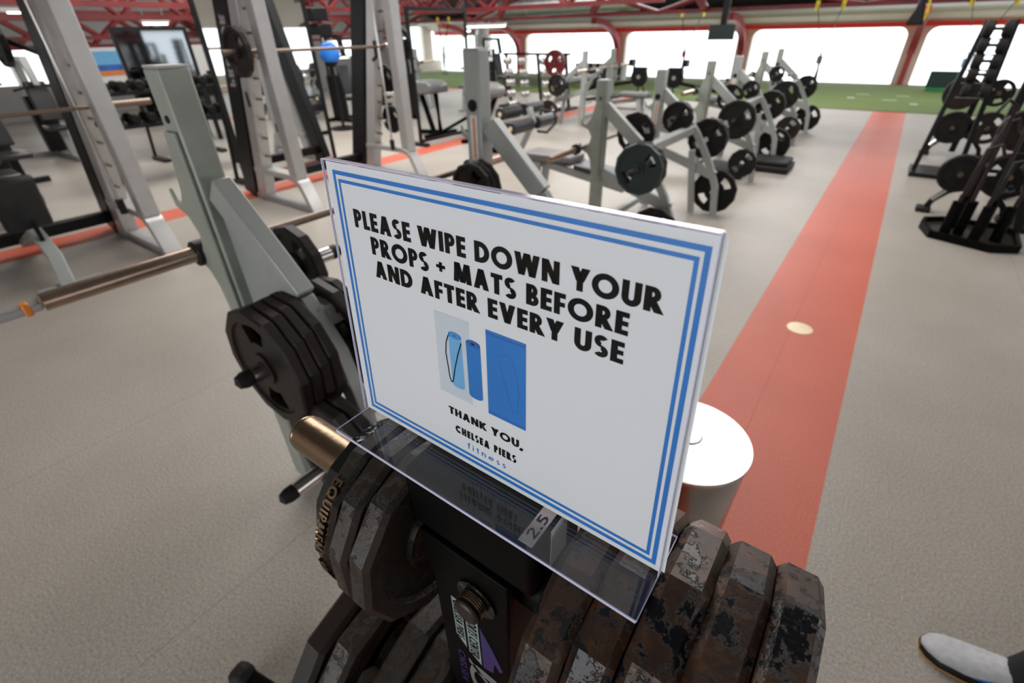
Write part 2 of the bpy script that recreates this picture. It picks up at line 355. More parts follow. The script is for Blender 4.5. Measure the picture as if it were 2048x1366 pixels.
def text_polys(s, x0, x1, y0, h, t=.2, gap=.13, space=.42, hs=None):
    """polygons of a line of lettering spanning x0..x1 with baseline y0 and cap height h (y up)"""
    items = []; x = 0
    for ch in s:
        if ch == ' ': x += space; continue
        p, w = glyph(ch, t); items.append((x, p)); x += w + gap
    x -= gap; k = (x1 - x0) / x; out = []
    for ox, ps in items:
        for p in ps: out.append([(x0 + (ox + a) * k, y0 + b * h) for a, b in p])
    return out
def flat(polys, f):
    mb = MB()
    for p in polys: mb.add([f(a, b) for a, b in p], [tuple(range(len(p)))])
    return mb

# ================================================================ ROOM
XL, XR, YB, YF, ZC = -17.0, 7.0, -4.0, 20.9, 4.6
mb = MB().box(XL, XR, YB, YF, -0.2, 0); struct('floor', mb, m_floor)
bpy.data.objects['floor'].location = (0, 0, 0)
me = bpy.data.objects['floor'].data; dx = -(XL + XR) / 2; dy = -(YB + YF) / 2
for v in me.vertices: v.co.x -= dx; v.co.y -= dy; v.co.z -= 0.2
turf = part('artificial_turf', MB().box(XL + .05, XR - .05, 14.05, YF - 0.05, 0.0, 0.012), m_grass, smooth=False)
tag(turf, 'strip of green artificial turf laid along the row of windows', 'turf', kind='stuff')
# white yard marks woven in the turf
for i, (x, y, w, d) in enumerate([(-1.0, 16.4, .16, .10), (-.8, 17.4, .3, .05), (-.15, 16.2, .3, .05), (-2.0, 15.3, .3, .05), (.35, 15.6, .16, .10), (.1, 17.3, .3, .05), (-5.6, 16.4, .3, .06), (-4.3, 16.8, .4, .05), (-6.4, 15.7, .3, .05), (-9, 16.5, .4, .05)]):
    part('turf_mark', MB().box(x - w / 2, x + w / 2, y - d / 2, y + d / 2, .012, .015), m_white, turf, smooth=False)
ce = MB().prism([(YB, ZC), (11, ZC), (YF, 2.12), (YF, 2.2), (11, ZC + .1), (YB, ZC + .1)], 'x', XL, XR); struct('ceiling', ce, m_dkceil, smooth=False)
# far wall with long windows
wl = MB()
cols_x = [-14.6, -9.75, -5.0, -.1, 4.7]
wl.box(XL, XR, YF, YF + .25, 1.52, 1.62)
for cx in cols_x: wl.box(cx - .24, cx + .24, YF, YF + .25, 0, 1.52)
wl.box(XL, cols_x[0] - 1.9, YF, YF + .25, 0, 1.52)
for cx in cols_x:      # rounded window corners
    for sgn in (-1, 1):
        q = [(cx + sgn * .24, 1.52)] + [(cx + sgn * (.24 + .55 * (1 - math.cos(a))), 1.52 - .55 * (1 - math.sin(a))) for a in [PI / 2 * (1 - k / 6) for k in range(7)][::-1]]
        q = [(cx + sgn * .24, 1.52), (cx + sgn * .24, 1.26)] + [(cx + sgn * (.24 + .26 * (1 - math.cos(PI / 2 * k / 6))), 1.26 + .26 * math.sin(PI / 2 * k / 6)) for k in range(1, 7)]
        wl.prism(q, 'y', YF, YF + .24)
struct('wall_far', wl, m_cream, smooth=False)
bulk = MB().prism([(YF + .2, 1.63), (YF - .35, 1.66), (YF - 1.0, 1.86), (YF - 1.2, 2.12), (YF + .2, 2.2)], 'x', XL, XR)
struct('wall_far_bulkhead', bulk, m_beige, smooth=False); bpy.data.objects['wall_far_bulkhead'].name = 'trim_1'
struct('trim_2', MB().box(XL, XR, YF - .42, YF - .36, 1.535, 1.66), m_redb, smooth=False)
struct('trim_3', MB().cyl((XL, YF - 1.5, 2.0), (XR, YF - 1.5, 2.0), .06, 12), m_white)
for i in range(len(cols_x) - 1):
    struct('window_%d' % (i + 1), MB().box(cols_x[i] + .24, cols_x[i + 1] - .24, YF + .16, YF + .17, 0.0, 1.52), m_glass, smooth=False)
n = 4
for cx in cols_x:      # red columns with curved knee braces
    c = MB(); c.box(cx - .07, cx + .07, YF - .30, YF - .06, 0, 1.5)
    pts = []
    for k in range(9):
        a = PI / 2 * k / 8
        pts.append((cx, YF - .18 - 2.2 * (1 - math.cos(a)), .85 + 1.05 * math.sin(a)))
    c.tube(pts, .2, .2, up=(1, 0, 0))
    struct('trim_%d' % n, c, m_redp, bevel=.01); n += 1
# other walls (out of the frame but lighting and reflected in the mirrors)
wr = MB(); wr.box(XR, XR + .2, YB, YF, 0, .5); wr.box(XR, XR + .2, YB, YF, 1.9, ZC)
for y in range(-4, 22, 4): wr.box(XR, XR + .2, y - .3, y + .3, .5, 1.9)
struct('wall_right', wr, m_cream, smooth=False)
wbk = MB(); wbk.box(XL, -2.5, YB - .2, YB, 0, ZC); wbk.box(.7, XR, YB - .2, YB, 0, ZC); wbk.box(-2.5, .7, YB - .2, YB, 0, 1.2); wbk.box(-2.5, .7, YB - .2, YB, 2.1, ZC)  # opening in the unseen back wall added around the fill lamp
struct('wall_back', wbk, m_cream, smooth=False)
struct('window_5', MB().box(-2.5, .7, YB - .12, YB - .11, 1.2, 2.1), m_glass, smooth=False)  # added pane, put in to go with the rear fill lamp
wlf = MB(); wlf.box(XL - .2, XL, YB, YF, 0, .9); wlf.box(XL - .2, XL, YB, YF, 1.5, ZC)
for y in range(-3, 22, 3): wlf.box(XL - .2, XL, y - .3, y + .3, .9, 1.5)
struct('wall_left', wlf, m_wallg, smooth=False)
# low white partition on the left with a bright opening and a poster
struct('wall_partition', MB().box(-12.6, -12.45, 3.35, 8.2, .92, 1.5), m_white, smooth=False); bpy.data.objects['wall_partition'].name = 'trim_20'
tag(part('display_screen', MB().box(-12.5, -12.44, 1.9, 3.15, .98, 1.47), m_screen, smooth=False, bevel=.005), 'bright white lit screen on the far left behind the smith machine', 'screen')
po = thing('wall_poster', 'blue seaside poster with a yellow band on the white partition', 'poster', (-12.44, 3.85, 1.1))
part('print', MB().box(-12.445, -12.43, 3.55, 4.3, 1.2, 1.44), m_lblue, po, smooth=False)
part('lower_print', MB().box(-12.445, -12.428, 3.6, 4.3, 1.12, 1.22), m_navy, po, smooth=False)
part('yellow_band', MB().box(-12.445, -12.427, 3.6, 4.3, 1.05, 1.12), m_orange, po, smooth=False)

# roof trusses
def truss(p0, p1, h, nb, m, r=.035, diag=True):
    global n
    p0, p1 = Vector(p0), Vector(p1); mb = MB(); up = Vector((0, 0, h))
    mb.tube([p0, p1], .09, .07); mb.tube([p0 + up, p1 + up], .09, .07)
    for i in range(nb):
        a = p0.lerp(p1, i / nb); b = p0.lerp(p1, (i + .5) / nb); c = p0.lerp(p1, (i + 1) / nb)
        if diag: mb.cyl(a, b + up, r, 6); mb.cyl(b + up, c, r, 6)
    struct('trim_%d' % (n + 20), mb, m, smooth=False); n += 1
truss((-16, 12.6, 1.90), (6, 12.6, 1.94), .75, 4, m_red, .05)
truss((-16, 16.6, 2.02), (6, 16.6, 2.04), .6, 3, m_red, .05)
truss((-16, 9.0, 1.98), (-3.5, 9.0, 2.0), .6, 7, m_red, .05)
truss((-11, -1, 1.93), (-11, 12, 1.93), .45, 13, m_red, .04)
truss((-13.5, -1, 1.66), (-13.5, 12, 1.66), .42, 12, m_red, .05)
truss((-15, -2, 1.50), (-15, 14, 1.52), .5, 12, m_red, .05)
truss((-9.0, -1, 2.02), (-9.0, 11, 2.02), .3, 14, m_red, .035)
truss((-16, 6.3, 1.72), (-8.6, 6.3, 1.72), .42, 6, m_red, .05)
for x, y, a in ((-9.4, 12.4, .9), (-3.9, 12.4, -.9), (-6.6, 12.4, .9)):
    mb = MB().tube([(x, y, 1.95), (x + a * .6, y, 2.6)], .14, .12, up=(0, 1, 0)); struct('trim_%d' % (n + 20), mb, m_red, smooth=False); n += 1
# ceiling strip lamps
def strip_lamp(x, y, z, L, ax, label):
    t = thing('strip_lamp', label, 'lamp', (x, y, z), 'hanging strip lamps')
    d = (L / 2, .05) if ax == 'x' else (.05, L / 2)
    part('housing', MB().box(x - d[0], x + d[0], y - d[1], y + d[1], z + .02, z + .08), m_white, t, smooth=False)
    part('diffuser', MB().box(x - d[0] * .96, x + d[0] * .96, y - d[1] * .8, y + d[1] * .8, z - .015, z + .02), m_lamp, t, smooth=False)
    for s in (-.35, .35):
        q = (x + s * L, y) if ax == 'x' else (x, y + s * L)
        part('hanger', MB().cyl((q[0], q[1], z + .08), (q[0], q[1], min(ZC, ZC if q[1] < 11 else ZC - (q[1] - 11) * .24)), .008, 6), m_grey, t)
for i, (x, y, z, L, ax, lb) in enumerate([(-12.5, 3.3, 2.02, 1.0, 'y', 'lit strip lamp hanging above the poster on the left'), (-12.0, 4.9, 1.86, .5, 'y', 'short lit lamp hanging among the red trusses right of the poster'),
        (-14, 9.2, 1.74, 1.4, 'x', 'long lit lamp far left behind the framed mirror'), (-11, 13.5, 1.76, 2.0, 'x', 'long lit lamp left of the silver duct'), (-13, 14.5, 1.66, 1.6, 'x', 'lit lamp low under the far left truss')]):
    strip_lamp(x, y, z, L, ax, lb)

# ================================================================ PLATES, BARS
PM = {}
def plate_mesh(R, T, m, sides=12, holes=2, key=''):
    k = (round(R, 3), round(T, 3), m.name, sides, holes)
    if k in PM: return PM[k]
    mb = MB(); NA = 72
    def rim(a):       # polygonal outline radius
        if sides > 40: return R
        s = 2 * PI / sides; b = (a % s) - s / 2
        return R * math.cos(s / 2) / math.cos(b)
    rb = .026; rh = max(.045, R * .26); ri = R * .80; ho, hi_ = R * .44, R * .74
    rad = [rb, rh, rh * 1.02, ho, hi_, ri - .002, ri]
    # zones: rb-rh hub (thick), rh..ri web (thin), ri..rim thick
    tw = T * .28; th = T * .5; tr = T * .5; ch = min(.006, T * .18)
    def ring(rf, z): return [((rf(2 * PI * i / NA) if callable(rf) else rf) * math.cos(2 * PI * i / NA), (rf(2 * PI * i / NA) if callable(rf) else rf) * math.sin(2 * PI * i / NA), z) for i in range(NA)]
    hs = []
    for h in range(holes):
        c = 2 * PI * h / holes + .5; hs.append((c - .40, c + .40))
    def inhole(i):
        a = 2 * PI * (i + .5) / NA
        return any(lo <= a <= hi or lo <= a + 2 * PI <= hi or lo <= a - 2 * PI <= hi for lo, hi in hs)
    def band(A, B, skip=False, rev=False):
        o = len(mb.v); mb.v += A + B
        for i in range(NA):
            if skip and inhole(i): continue
            j = (i + 1) % NA; f = (o + i, o + j, o + NA + j, o + NA + i); mb.f.append(f[::-1] if rev else f)
    for s in (1, -1):
        band(ring(rb, th * s), ring(rh, th * s)); band(ring(rh, th * s), ring(rh * 1.03, tw * s)); band(ring(rh * 1.03, tw * s), ring(ho, tw * s))
        band(ring(ho, tw * s), ring(hi_, tw * s), skip=True); band(ring(hi_, tw * s), ring(ri - .003, tw * s)); band(ring(ri - .003, tw * s), ring(ri, tr * s))
        band(ring(ri, tr * s), ring(lambda a: rim(a) - ch, tr * s)); band(ring(lambda a: rim(a) - ch, tr * s), ring(rim, (tr - ch) * s))
    band(ring(rim, tr - ch), ring(rim, -(tr - ch))); band(ring(rb, th), ring(rb, -th))
    # hole walls
    for i in range(NA):
        a0, a1 = 2 * PI * i / NA, 2 * PI * (i + 1) / NA
        if inhole(i):
            for r in (ho, hi_):
                mb.add([(r * math.cos(a0), r * math.sin(a0), tw), (r * math.cos(a1), r * math.sin(a1), tw), (r * math.cos(a1), r * math.sin(a1), -tw), (r * math.cos(a0), r * math.sin(a0), -tw)], [(0, 1, 2, 3)])
            if not inhole((i - 1) % NA): mb.add([(ho * math.cos(a0), ho * math.sin(a0), tw), (hi_ * math.cos(a0), hi_ * math.sin(a0), tw), (hi_ * math.cos(a0), hi_ * math.sin(a0), -tw), (ho * math.cos(a0), ho * math.sin(a0), -tw)], [(0, 1, 2, 3)])
            if not inhole((i + 1) % NA): mb.add([(ho * math.cos(a1), ho * math.sin(a1), tw), (hi_ * math.cos(a1), hi_ * math.sin(a1), tw), (hi_ * math.cos(a1), hi_ * math.sin(a1), -tw), (ho * math.cos(a1), ho * math.sin(a1), -tw)], [(0, 1, 2, 3)])
    me = mb.mesh('weight_plate', m)
    import bmesh
    b = bmesh.new(); b.from_mesh(me); bmesh.ops.remove_doubles(b, verts=b.verts, dist=1e-5); bmesh.ops.recalc_face_normals(b, faces=b.faces); b.to_mesh(me); b.free()
    sharp(me, 20); PM[k] = me; return me
AX = {'x': (0, PI / 2, 0), 'y': (PI / 2, 0, 0)}
def plate(c, R, T, ax, m, label, group=None, roll=0.0, sides=12, holes=2, name='weight_plate'):
    o = bpy.data.objects.new(name, plate_mesh(R, T, m, sides, holes)); COL.objects.link(o)
    base = Matrix.Rotation(PI / 2, 3, 'Y') if ax == 'x' else Matrix.Rotation(PI / 2, 3, 'X')
    o.rotation_euler = (base @ Matrix.Rotation(roll, 3, 'Z')).to_euler(); o.location = c
    return tag(o, label, 'weight plate', group)
def barbell(x, z, y0, label, msl=m_sleeve, group='barbells racked in the gym', L=2.2):
    y1 = y0 + L; t = thing('barbell', label, 'barbell', (x, (y0 + y1) / 2, z), group)
    part('shaft', MB().cyl((x, y0 + .40, z), (x, y1 - .40, z), .0145, 12), m_barb, t)
    for a, b, s in ((y0, y0 + .415, 1), (y1 - .415, y1, -1)):
        sl = part('sleeve', MB().cyl((x, a, z), (x, b, z), .025, 20), msl, t)
        c = b if s > 0 else a
        part('collar', MB().cyl((x, c - .02, z), (x, c + .02, z), .041, 20), m_irond, sl, bevel=.004)
    return t

# ================================================================ SIGN
TL = Vector((-.3180, .2132, 1.5254)); UU = Vector((1, 0, 0)); VV = Vector((0, .1925 - .2132, 1.3098 - 1.5254)).normalized(); NN = -UU.cross(VV)
HH = .2166
def S(u, v, d=0.0):      # u right, v down from the top left corner, d towards the reader; metres
    return TL + UU * (u - .0069 + .013 * v / HH) + VV * v + NN * d
def sbox(mb, u0, u1, v0, v1, d0, d1):
    vs = [S(u, v, d) for u in (u0, u1) for v in (v0, v1) for d in (d0, d1)]
    return mb.add(vs, [(0, 1, 3, 2), (4, 6, 7, 5), (0, 4, 5, 1), (2, 3, 7, 6), (0, 2, 6, 4), (1, 5, 7, 3)])
note = part('printed_notice', sbox(MB(), .0012, .2818, .0012, .2155, -.0002, 0), m_paper, smooth=False)
tag(note, 'white notice asking to wipe down props and mats, blue double border, inside the clear stand', 'notice')
def ink(name, polys, m, d=.00015, parent=note):
    return part(name, flat(polys, lambda a, b: S(a, b, d)), m, parent, smooth=False)
def frame(x0, x1, y0, y1, w):
    return [[(x0, y0), (x1, y0), (x1 - w, y0 + w), (x0 + w, y0 + w)], [(x1, y0), (x1, y1), (x1 - w, y1 - w), (x1 - w, y0 + w)],
            [(x1, y1), (x0, y1), (x0 + w, y1 - w), (x1 - w, y1 - w)], [(x0, y1), (x0, y0), (x0 + w, y0 + w), (x0 + w, y1 - w)]]
ink('outer_border', frame(.0078, .2785, .0065, .2115, .0029), m_blue); ink('inner_border', frame(.0130, .2738, .0122, .2062, .0023), m_blue)
def line(name, s, x0, x1, top, base, m, t, gap=.085, space=.36, d=.00015):
    return ink(name, [[(a, -b) for a, b in p] for p in text_polys(s, x0, x1, -base, base - top, t, gap, space)], m, d)
line('lettering', 'PLEASE WIPE DOWN YOUR', .0248, .2605, .0314, .0447, m_ink, .25)
line('lettering', 'PROPS + MATS BEFORE', .0402, .2440, .0489, .0621, m_ink, .25)
line('lettering', 'AND AFTER EVERY USE', .0405, .2430, .0664, .0796, m_ink, .25)
line('lettering', 'THANK YOU,', .1065, .1758, .1670, .1738, m_ink, .25)
line('lettering', 'CHELSEA PIERS', .1120, .1705, .1824, .1892, m_ink, .30, gap=.14, space=.5)
line('lettering', 'fitness', .1233, .1608, .1938, .1995, m_blue, .13, gap=.30)
ink('picture_panel', [[(.0995, .0893), (.1313, .0893), (.1313, .1553), (.0995, .1553)]], m_pale)
def roll(x0, x1, y0, y1, m, mt, md, e):
    w = (x1 - x0) / 2; c = (x0 + x1) / 2
    body = [[(x0, y0), (x1, y0), (x1 + e, y1)] + [(c + e + w * math.cos(PI * k / 12), y1 + w * .42 * math.sin(PI * k / 12)) for k in range(13)] + [(x0 + e, y1)]]
    o = ink('rolled_mat_picture', body, m, .0002)
    for k, (q, mm) in enumerate(((1, mt), (.74, m), (.62, mt), (.42, m), (.30, md))):
        part('mat_end', flat([[(c + w * q * math.cos(2 * PI * i / 24), y0 + w * .42 * q * math.sin(2 * PI * i / 24)) for i in range(24)]], lambda a, b: S(a, b, .00025 + k * .00004)), mm, o, smooth=False)
    return o
roll(.1119, .1241, .1035, .1440, m_lblue, m_blue, m_dblue, .0008)
roll(.1282, .1410, .1045, .1465, m_blue, m_dblue, m_irond, .0006)
ink('flat_mat_picture', [[(.1463, .0893), (.1787, .0893), (.1787, .1560), (.1463, .1560)]], m_blue, .0002)
ink('mat_stripe', [[(.1463, .0913), (.1787, .0913), (.1787, .0922), (.1463, .0922)]], m_dblue, .00025); ink('mat_stripe', [[(.1463, .1538), (.1787, .1538), (.1787, .1546), (.1463, .1546)]], m_dblue, .00025)
def scurve(pts, w):
    out = []
    for i in range(len(pts) - 1):
        a, b = Vector(pts[i]), Vector(pts[i + 1]); q = (b - a).normalized(); q = Vector((-q.y, q.x)) * w / 2
        out.append([tuple(a + q), tuple(b + q), tuple(b - q), tuple(a - q)])
    return out
ink('strap_picture', scurve([(.1122, .1045), (.1095, .111), (.1083, .120), (.1095, .130), (.1105, .140), (.1120, .1435), (.1135, .1425), (.1165, .130), (.1200, .118), (.1238, .1075)], .0009), m_ink, .0004)
ink('mat_crease', scurve([(.157, .106), (.160, .103), (.167, .104), (.170, .112), (.173, .125), (.173, .132), (.171, .145), (.168, .1455), (.163, .130), (.157, .110)], .0003), m_dblue, .00026)
# second sheet showing behind, slightly proud at the right
bk = part('backing_sheet', sbox(MB(), .004, .2846, .0022, .2150, -.0012, -.0010), m_paper, smooth=False)
tag(bk, 'plain white sheet tucked behind the notice, edge showing at its right', 'paper')
hold = thing('sign_holder', 'clear acrylic slanted sign holder standing on the weight plate rack', 'sign holder', (-.17, .19, 1.306))
part('face_panel', sbox(MB(), 0.0, .2815, 0, HH, .0008, .0026), m_acr, hold, smooth=False, label='clear front panel')
part('back_panel', sbox(MB(), 0.0, .2815, 0, HH, -.0040, -.0022), m_acr, hold, smooth=False)
fb = MB().box(-.3125, -.0305, .158, .2262, 1.3052, 1.3078); part('foot', fb, m_acrf, hold, smooth=False, label='clear flat foot')
ed = MB()
sbox(ed, 0, .2815, -.0006, .0002, -.0040, .0026); sbox(ed, .2815, .2821, 0, HH, .0008, .0026); sbox(ed, .2815, .2821, 0, HH, -.0040, -.0022); sbox(ed, -.0006, 0, 0, HH, .0008, .0026); sbox(ed, -.0006, 0, 0, HH, -.0040, -.0022)
part('edge', ed, m_edge, hold, smooth=False)
ed = MB().box(-.3125, -.0305, .1573, .158, 1.3052, 1.3078); ed.box(-.0305, -.0299, .158, .2262, 1.3060, 1.3078); ed.box(-.3131, -.3125, .158, .2262, 1.3068, 1.3078); ed.box(-.3125, -.0305, .2262, .2266, 1.3060, 1.3078)
part('foot_edge', ed, m_edge, hold, smooth=False)

# ================================================================ WEIGHT PLATE TREE (foreground)
tree = thing('weight_plate_tree', 'black steel weight plate tree in the foreground under the sign', 'weight rack', (-.17, .2, 0))
part('post', MB().box(-.213, -.135, .168, .232, .06, 1.245), m_blackm, tree, bevel=.006)
tb = part('top_block', MB().box(-.238, -.106, .163, .236, 1.236, 1.3035), m_blackm, tree, bevel=.007)
# neck plate behind the stickers
part('neck_plate', MB().prism([(-.226, 1.236), (-.216, 1.17), (-.216, .98), (-.205, .90), (-.145, .90), (-.132, .98), (-.128, 1.236)], 'y', .160, .168), m_blackm, tree, bevel=.002)
part('size_label', MB().box(-.1200, -.1085, .1640, .1985, 1.3036, 1.3039), m_labelp, tree, smooth=False, label='pinkish paper label reading 2.5')
lb = [[(p[0], p[1]) for p in q] for q in text_polys('2.5', 0, .0205, 0, .0078, .15, .12)]
part('label_digits', flat(lb, lambda a, b: (-.1104 - b, .170 + a, 1.3042)), m_ink, tree, smooth=False)
part('end_label', MB().box(-.1062, -.1056, .1855, .2090, 1.255, 1.2985), m_label, tree, smooth=False)
bo = part('bolt', MB().cyl((-.1620, .160, 1.190), (-.1620, .143, 1.190), .0130, 24), m_rustl, tree, bevel=.003, label='rusty threaded stud')
part('washer', MB().cyl((-.1620, .160, 1.190), (-.1620, .1575, 1.190), .021, 24), m_gloss, bo)
part('thread', MB().lathe([(.0136, 0), (.0130, .001), (.0136, .002), (.0130, .003), (.0136, .004), (.0130, .005), (.0136, .006), (.0130, .007)], (-.1620, .156, 1.190), (0, -1, 0), 24), m_bronze, bo)
# stickers, lettering running down the neck plate
yk = .1596
def stk(name, poly, m, d=0): return part(name, flat([poly], lambda a, b: (a, yk - d, b)), m, tree, smooth=False)
stk('sticker', [(-.196, 1.160), (-.1835, 1.160), (-.1835, 1.076), (-.196, 1.090)], m_mint)
stk('sticker', [(-.1805, 1.152), (-.165, 1.152), (-.165, 1.062), (-.1805, 1.072)], m_mint)
stk('sticker', [(-.163, 1.140), (-.150, 1.115), (-.1375, 1.085), (-.1420, 1.078), (-.1480, 1.088), (-.1500, 1.066), (-.1630, 1.060)], m_purple)
def vtext(s, xb, zt, L, h, m, t, name='sticker_lettering'):
    tp = text_polys(s, 0, L, 0, h, t, .14, .35)
    part(name, flat(tp, lambda a, b: (xb + b, yk - .0002, zt - a)), m, tree, smooth=False)
vtext('CHELSEA PIERS', -.1945, 1.156, .068, .0095, m_ink, .22)
vtext('SPORTS CENTER', -.1787, 1.150, .080, .0115, m_ink, .20)
vtext('CHELSEA', -.1975, 1.058, .070, .0100, m_purple, .18)
vtext('U', -.183, 1.052, .060, .036, m_greyp, .16, 'logo_lettering')
part('logo_stripe', flat([[(-.183, 1.056), (-.146, 1.02), (-.146, 1.012), (-.183, 1.048)]], lambda a, b: (a, yk - .0002, b)), m_greyp, tree, smooth=False)
PY, PZ = .203, 1.190
def horn(x0, x1, y, z, r, m, cap=True, parent=tree):
    s = 1 if x1 > x0 else -1
    h = part('horn', MB().cyl((x0, y, z), (x1, y, z), r, 32), m, parent, bevel=.003)
    if cap: part('end_cap', MB().cyl((x1, y, z), (x1 + .006 * s, y, z), r * .94, 24), m_bronze, h, bevel=.002)
    return h
horn(-.213, -.462, PY - .006, PZ, .0232, m_bronze); horn(-.135, .10, PY, PZ, .0232, m_blackm, cap=False)
for z in (.78, .36): horn(-.213, -.44, PY, z, .0232, m_bronze); horn(-.135, .12, PY, z, .0232, m_bronze)
part('base', MB().box(-.75, .42, .17, .23, .02, .08), m_blackm, tree, bevel=.006)
lg = part('leg', MB().tube([(-.2, .2, .05), (-1.02, .035, .05)], .05, .05), m_blackm, tree, bevel=.005)
part('rubber_foot', MB().tube([(-.985, .042, .052), (-1.045, .03, .052)], .062, .085), m_rub, lg, bevel=.02)
lg = part('leg', MB().tube([(-.2, .2, .05), (.15, -.35, .05)], .05, .05), m_blackm, tree, bevel=.005)
part('rubber_foot', MB().tube([(.13, -.32, .052), (.17, -.38, .052)], .062, .06), m_rub, lg, bevel=.01)

RG = 'plates on the right upper horn of the foreground tree'
for i, (xa, xb, r, lb) in enumerate([(-.094, -.0625, .1085, 'rusty twelve sided plate nearest the black post on the right horn, under the acrylic foot'),
        (-.0615, -.0325, .1095, 'rusty plate with flaking black paint under the right end of the acrylic foot'),
        (-.0310, .0012, .1115, 'rusty plate with the bright shiny top facet just right of the sign'),
        (.0014, .0335, .1110, 'rusty plate with a dark smooth patch on top, second from the right end'),
        (.0345, .0640, .1110, 'rusty plate with glossy black flaking facet, rightmost of the foreground row')]):
    plate(((xa + xb) / 2, PY + .004, PZ - .002), r, xb - xa, 'x', rusts[i], lb, RG, roll=math.radians([17, 8, 2, 21, 18][i]))
LG = 'plates on the left upper horn of the foreground tree'
for i, (xa, xb, r, m, lb) in enumerate([(-.262, -.236, .1000, m_rustl, 'brown plate facing the black post, innermost of the left horn'), (-.290, -.265, .0990, m_rustl, 'middle brown plate on the left horn of the foreground tree'),
        (-.314, -.293, .0960, m_rustl, 'brown plate with raised letters around its rim on the left horn')]):
    plate(((xa + xb) / 2, PY - .004, PZ - .004), r, xb - xa, 'x', m, lb, LG, roll=.1 + i * .12, holes=0)
gp = plate((-.329, PY - .004, PZ - .004), .078, .024, 'x', m_gloss, 'small glossy black plate with a notched rim, outermost on the left horn', LG, roll=.2, sides=14, holes=0)
# raised rim lettering on the outer brown plate
prm = [o for o in bpy.data.objects if o.get('label', '').startswith('brown plate with raised letters')][0]
def rim_text(s, a0, a1, R_, xc, h):
    mb = MB(); tp = text_polys(s, 0, 1, -.5, 1, .2, .18)
    for p in tp:
        vs = []
        for a, b in p:
            t = a0 + (a1 - a0) * a
            # flat facets: clamp the radius to the polygon
            ss = 2 * PI / 12; bb = ((t - PI / 2) % ss) - ss / 2
            vs.append((xc + b * h, R_ * 1.012 * math.cos(t), R_ * 1.012 * math.sin(t)))
        n_ = len(vs); mb.add(vs + [(v[0], v[1] * .955, v[2] * .955) for v in vs], [tuple(range(n_))] + [(i, (i + 1) % n_, n_ + (i + 1) % n_, n_ + i) for i in range(n_)])
    return mb
base_inv = prm.matrix_basis
mbx = rim_text('EQUIPMENT', PI * .70, PI * .96, .0952, 0, .011); mby = rim_text('STANDARD', PI * .99, PI * 1.20, .0952, 0, .011)
mbx.add(mby.v, mby.f)
inv = prm.matrix_basis.to_3x3().inverted()
mbx.v = [tuple(inv @ Vector(v)) for v in mbx.v]
rl = bpy.data.objects.new('rim_lettering', mbx.mesh('rim_lettering', m_bronze)); COL.objects.link(rl); rl.parent = prm; rl['label'] = 'raised rim letters'

BG = 'large plates on the left lower horn of the foreground tree'
for i, (x, y, z, r, ro, lb) in enumerate([(-.392, .205, .775, .205, .10, 'large dark grey edged plate, outermost at the bottom left of the tree'), (-.352, .205, .775, .205, -.02, 'large brown plate second from the left at the bottom of the tree'),
        (-.286, .205, .775, .198, .16, 'large plate third from the left at the bottom, after the wide gap'), (-.245, .205, .775, .195, .12, 'large brown plate nearest the post at the bottom left')]):
    plate((x, y, z), r, .036, 'x', m_rustl if i else m_iron, lb, BG, roll=ro)

# ================================================================ STAINLESS CAN
can = thing('waste_bin', 'round brushed stainless steel bin with a shiny slightly domed lid beside the red stripe', 'bin', (-.165, .945, 0))
part('body', MB().lathe([(.0, 0), (.118, 0), (.120, .01), (.146, .735)], (-.165, .945, 0), n=64), m_steeld, can)
part('lid', MB().lathe([(.148, .735), (.151, .740), (.150, .748), (.10, .753), (.05, .757), (.035, .757), (.034, .759), (.030, .760), (0, .7605)], (-.165, .945, 0), n=64), m_steel, can, ang=50)
part('base_ring', MB().lathe([(.121, 0), (.123, .0), (.123, .02), (.119, .021)], (-.165, .945, 0), n=48), m_rub, can)

cov = part('floor_access_cover', MB().lathe([(0, .003), (.066, .003), (.072, .002), (.074, 0)], (-.055, 3.13, 0.0), n=32), m_brass)
tag(cov, 'small round cream floor cover set in the red stripe', 'floor cover')

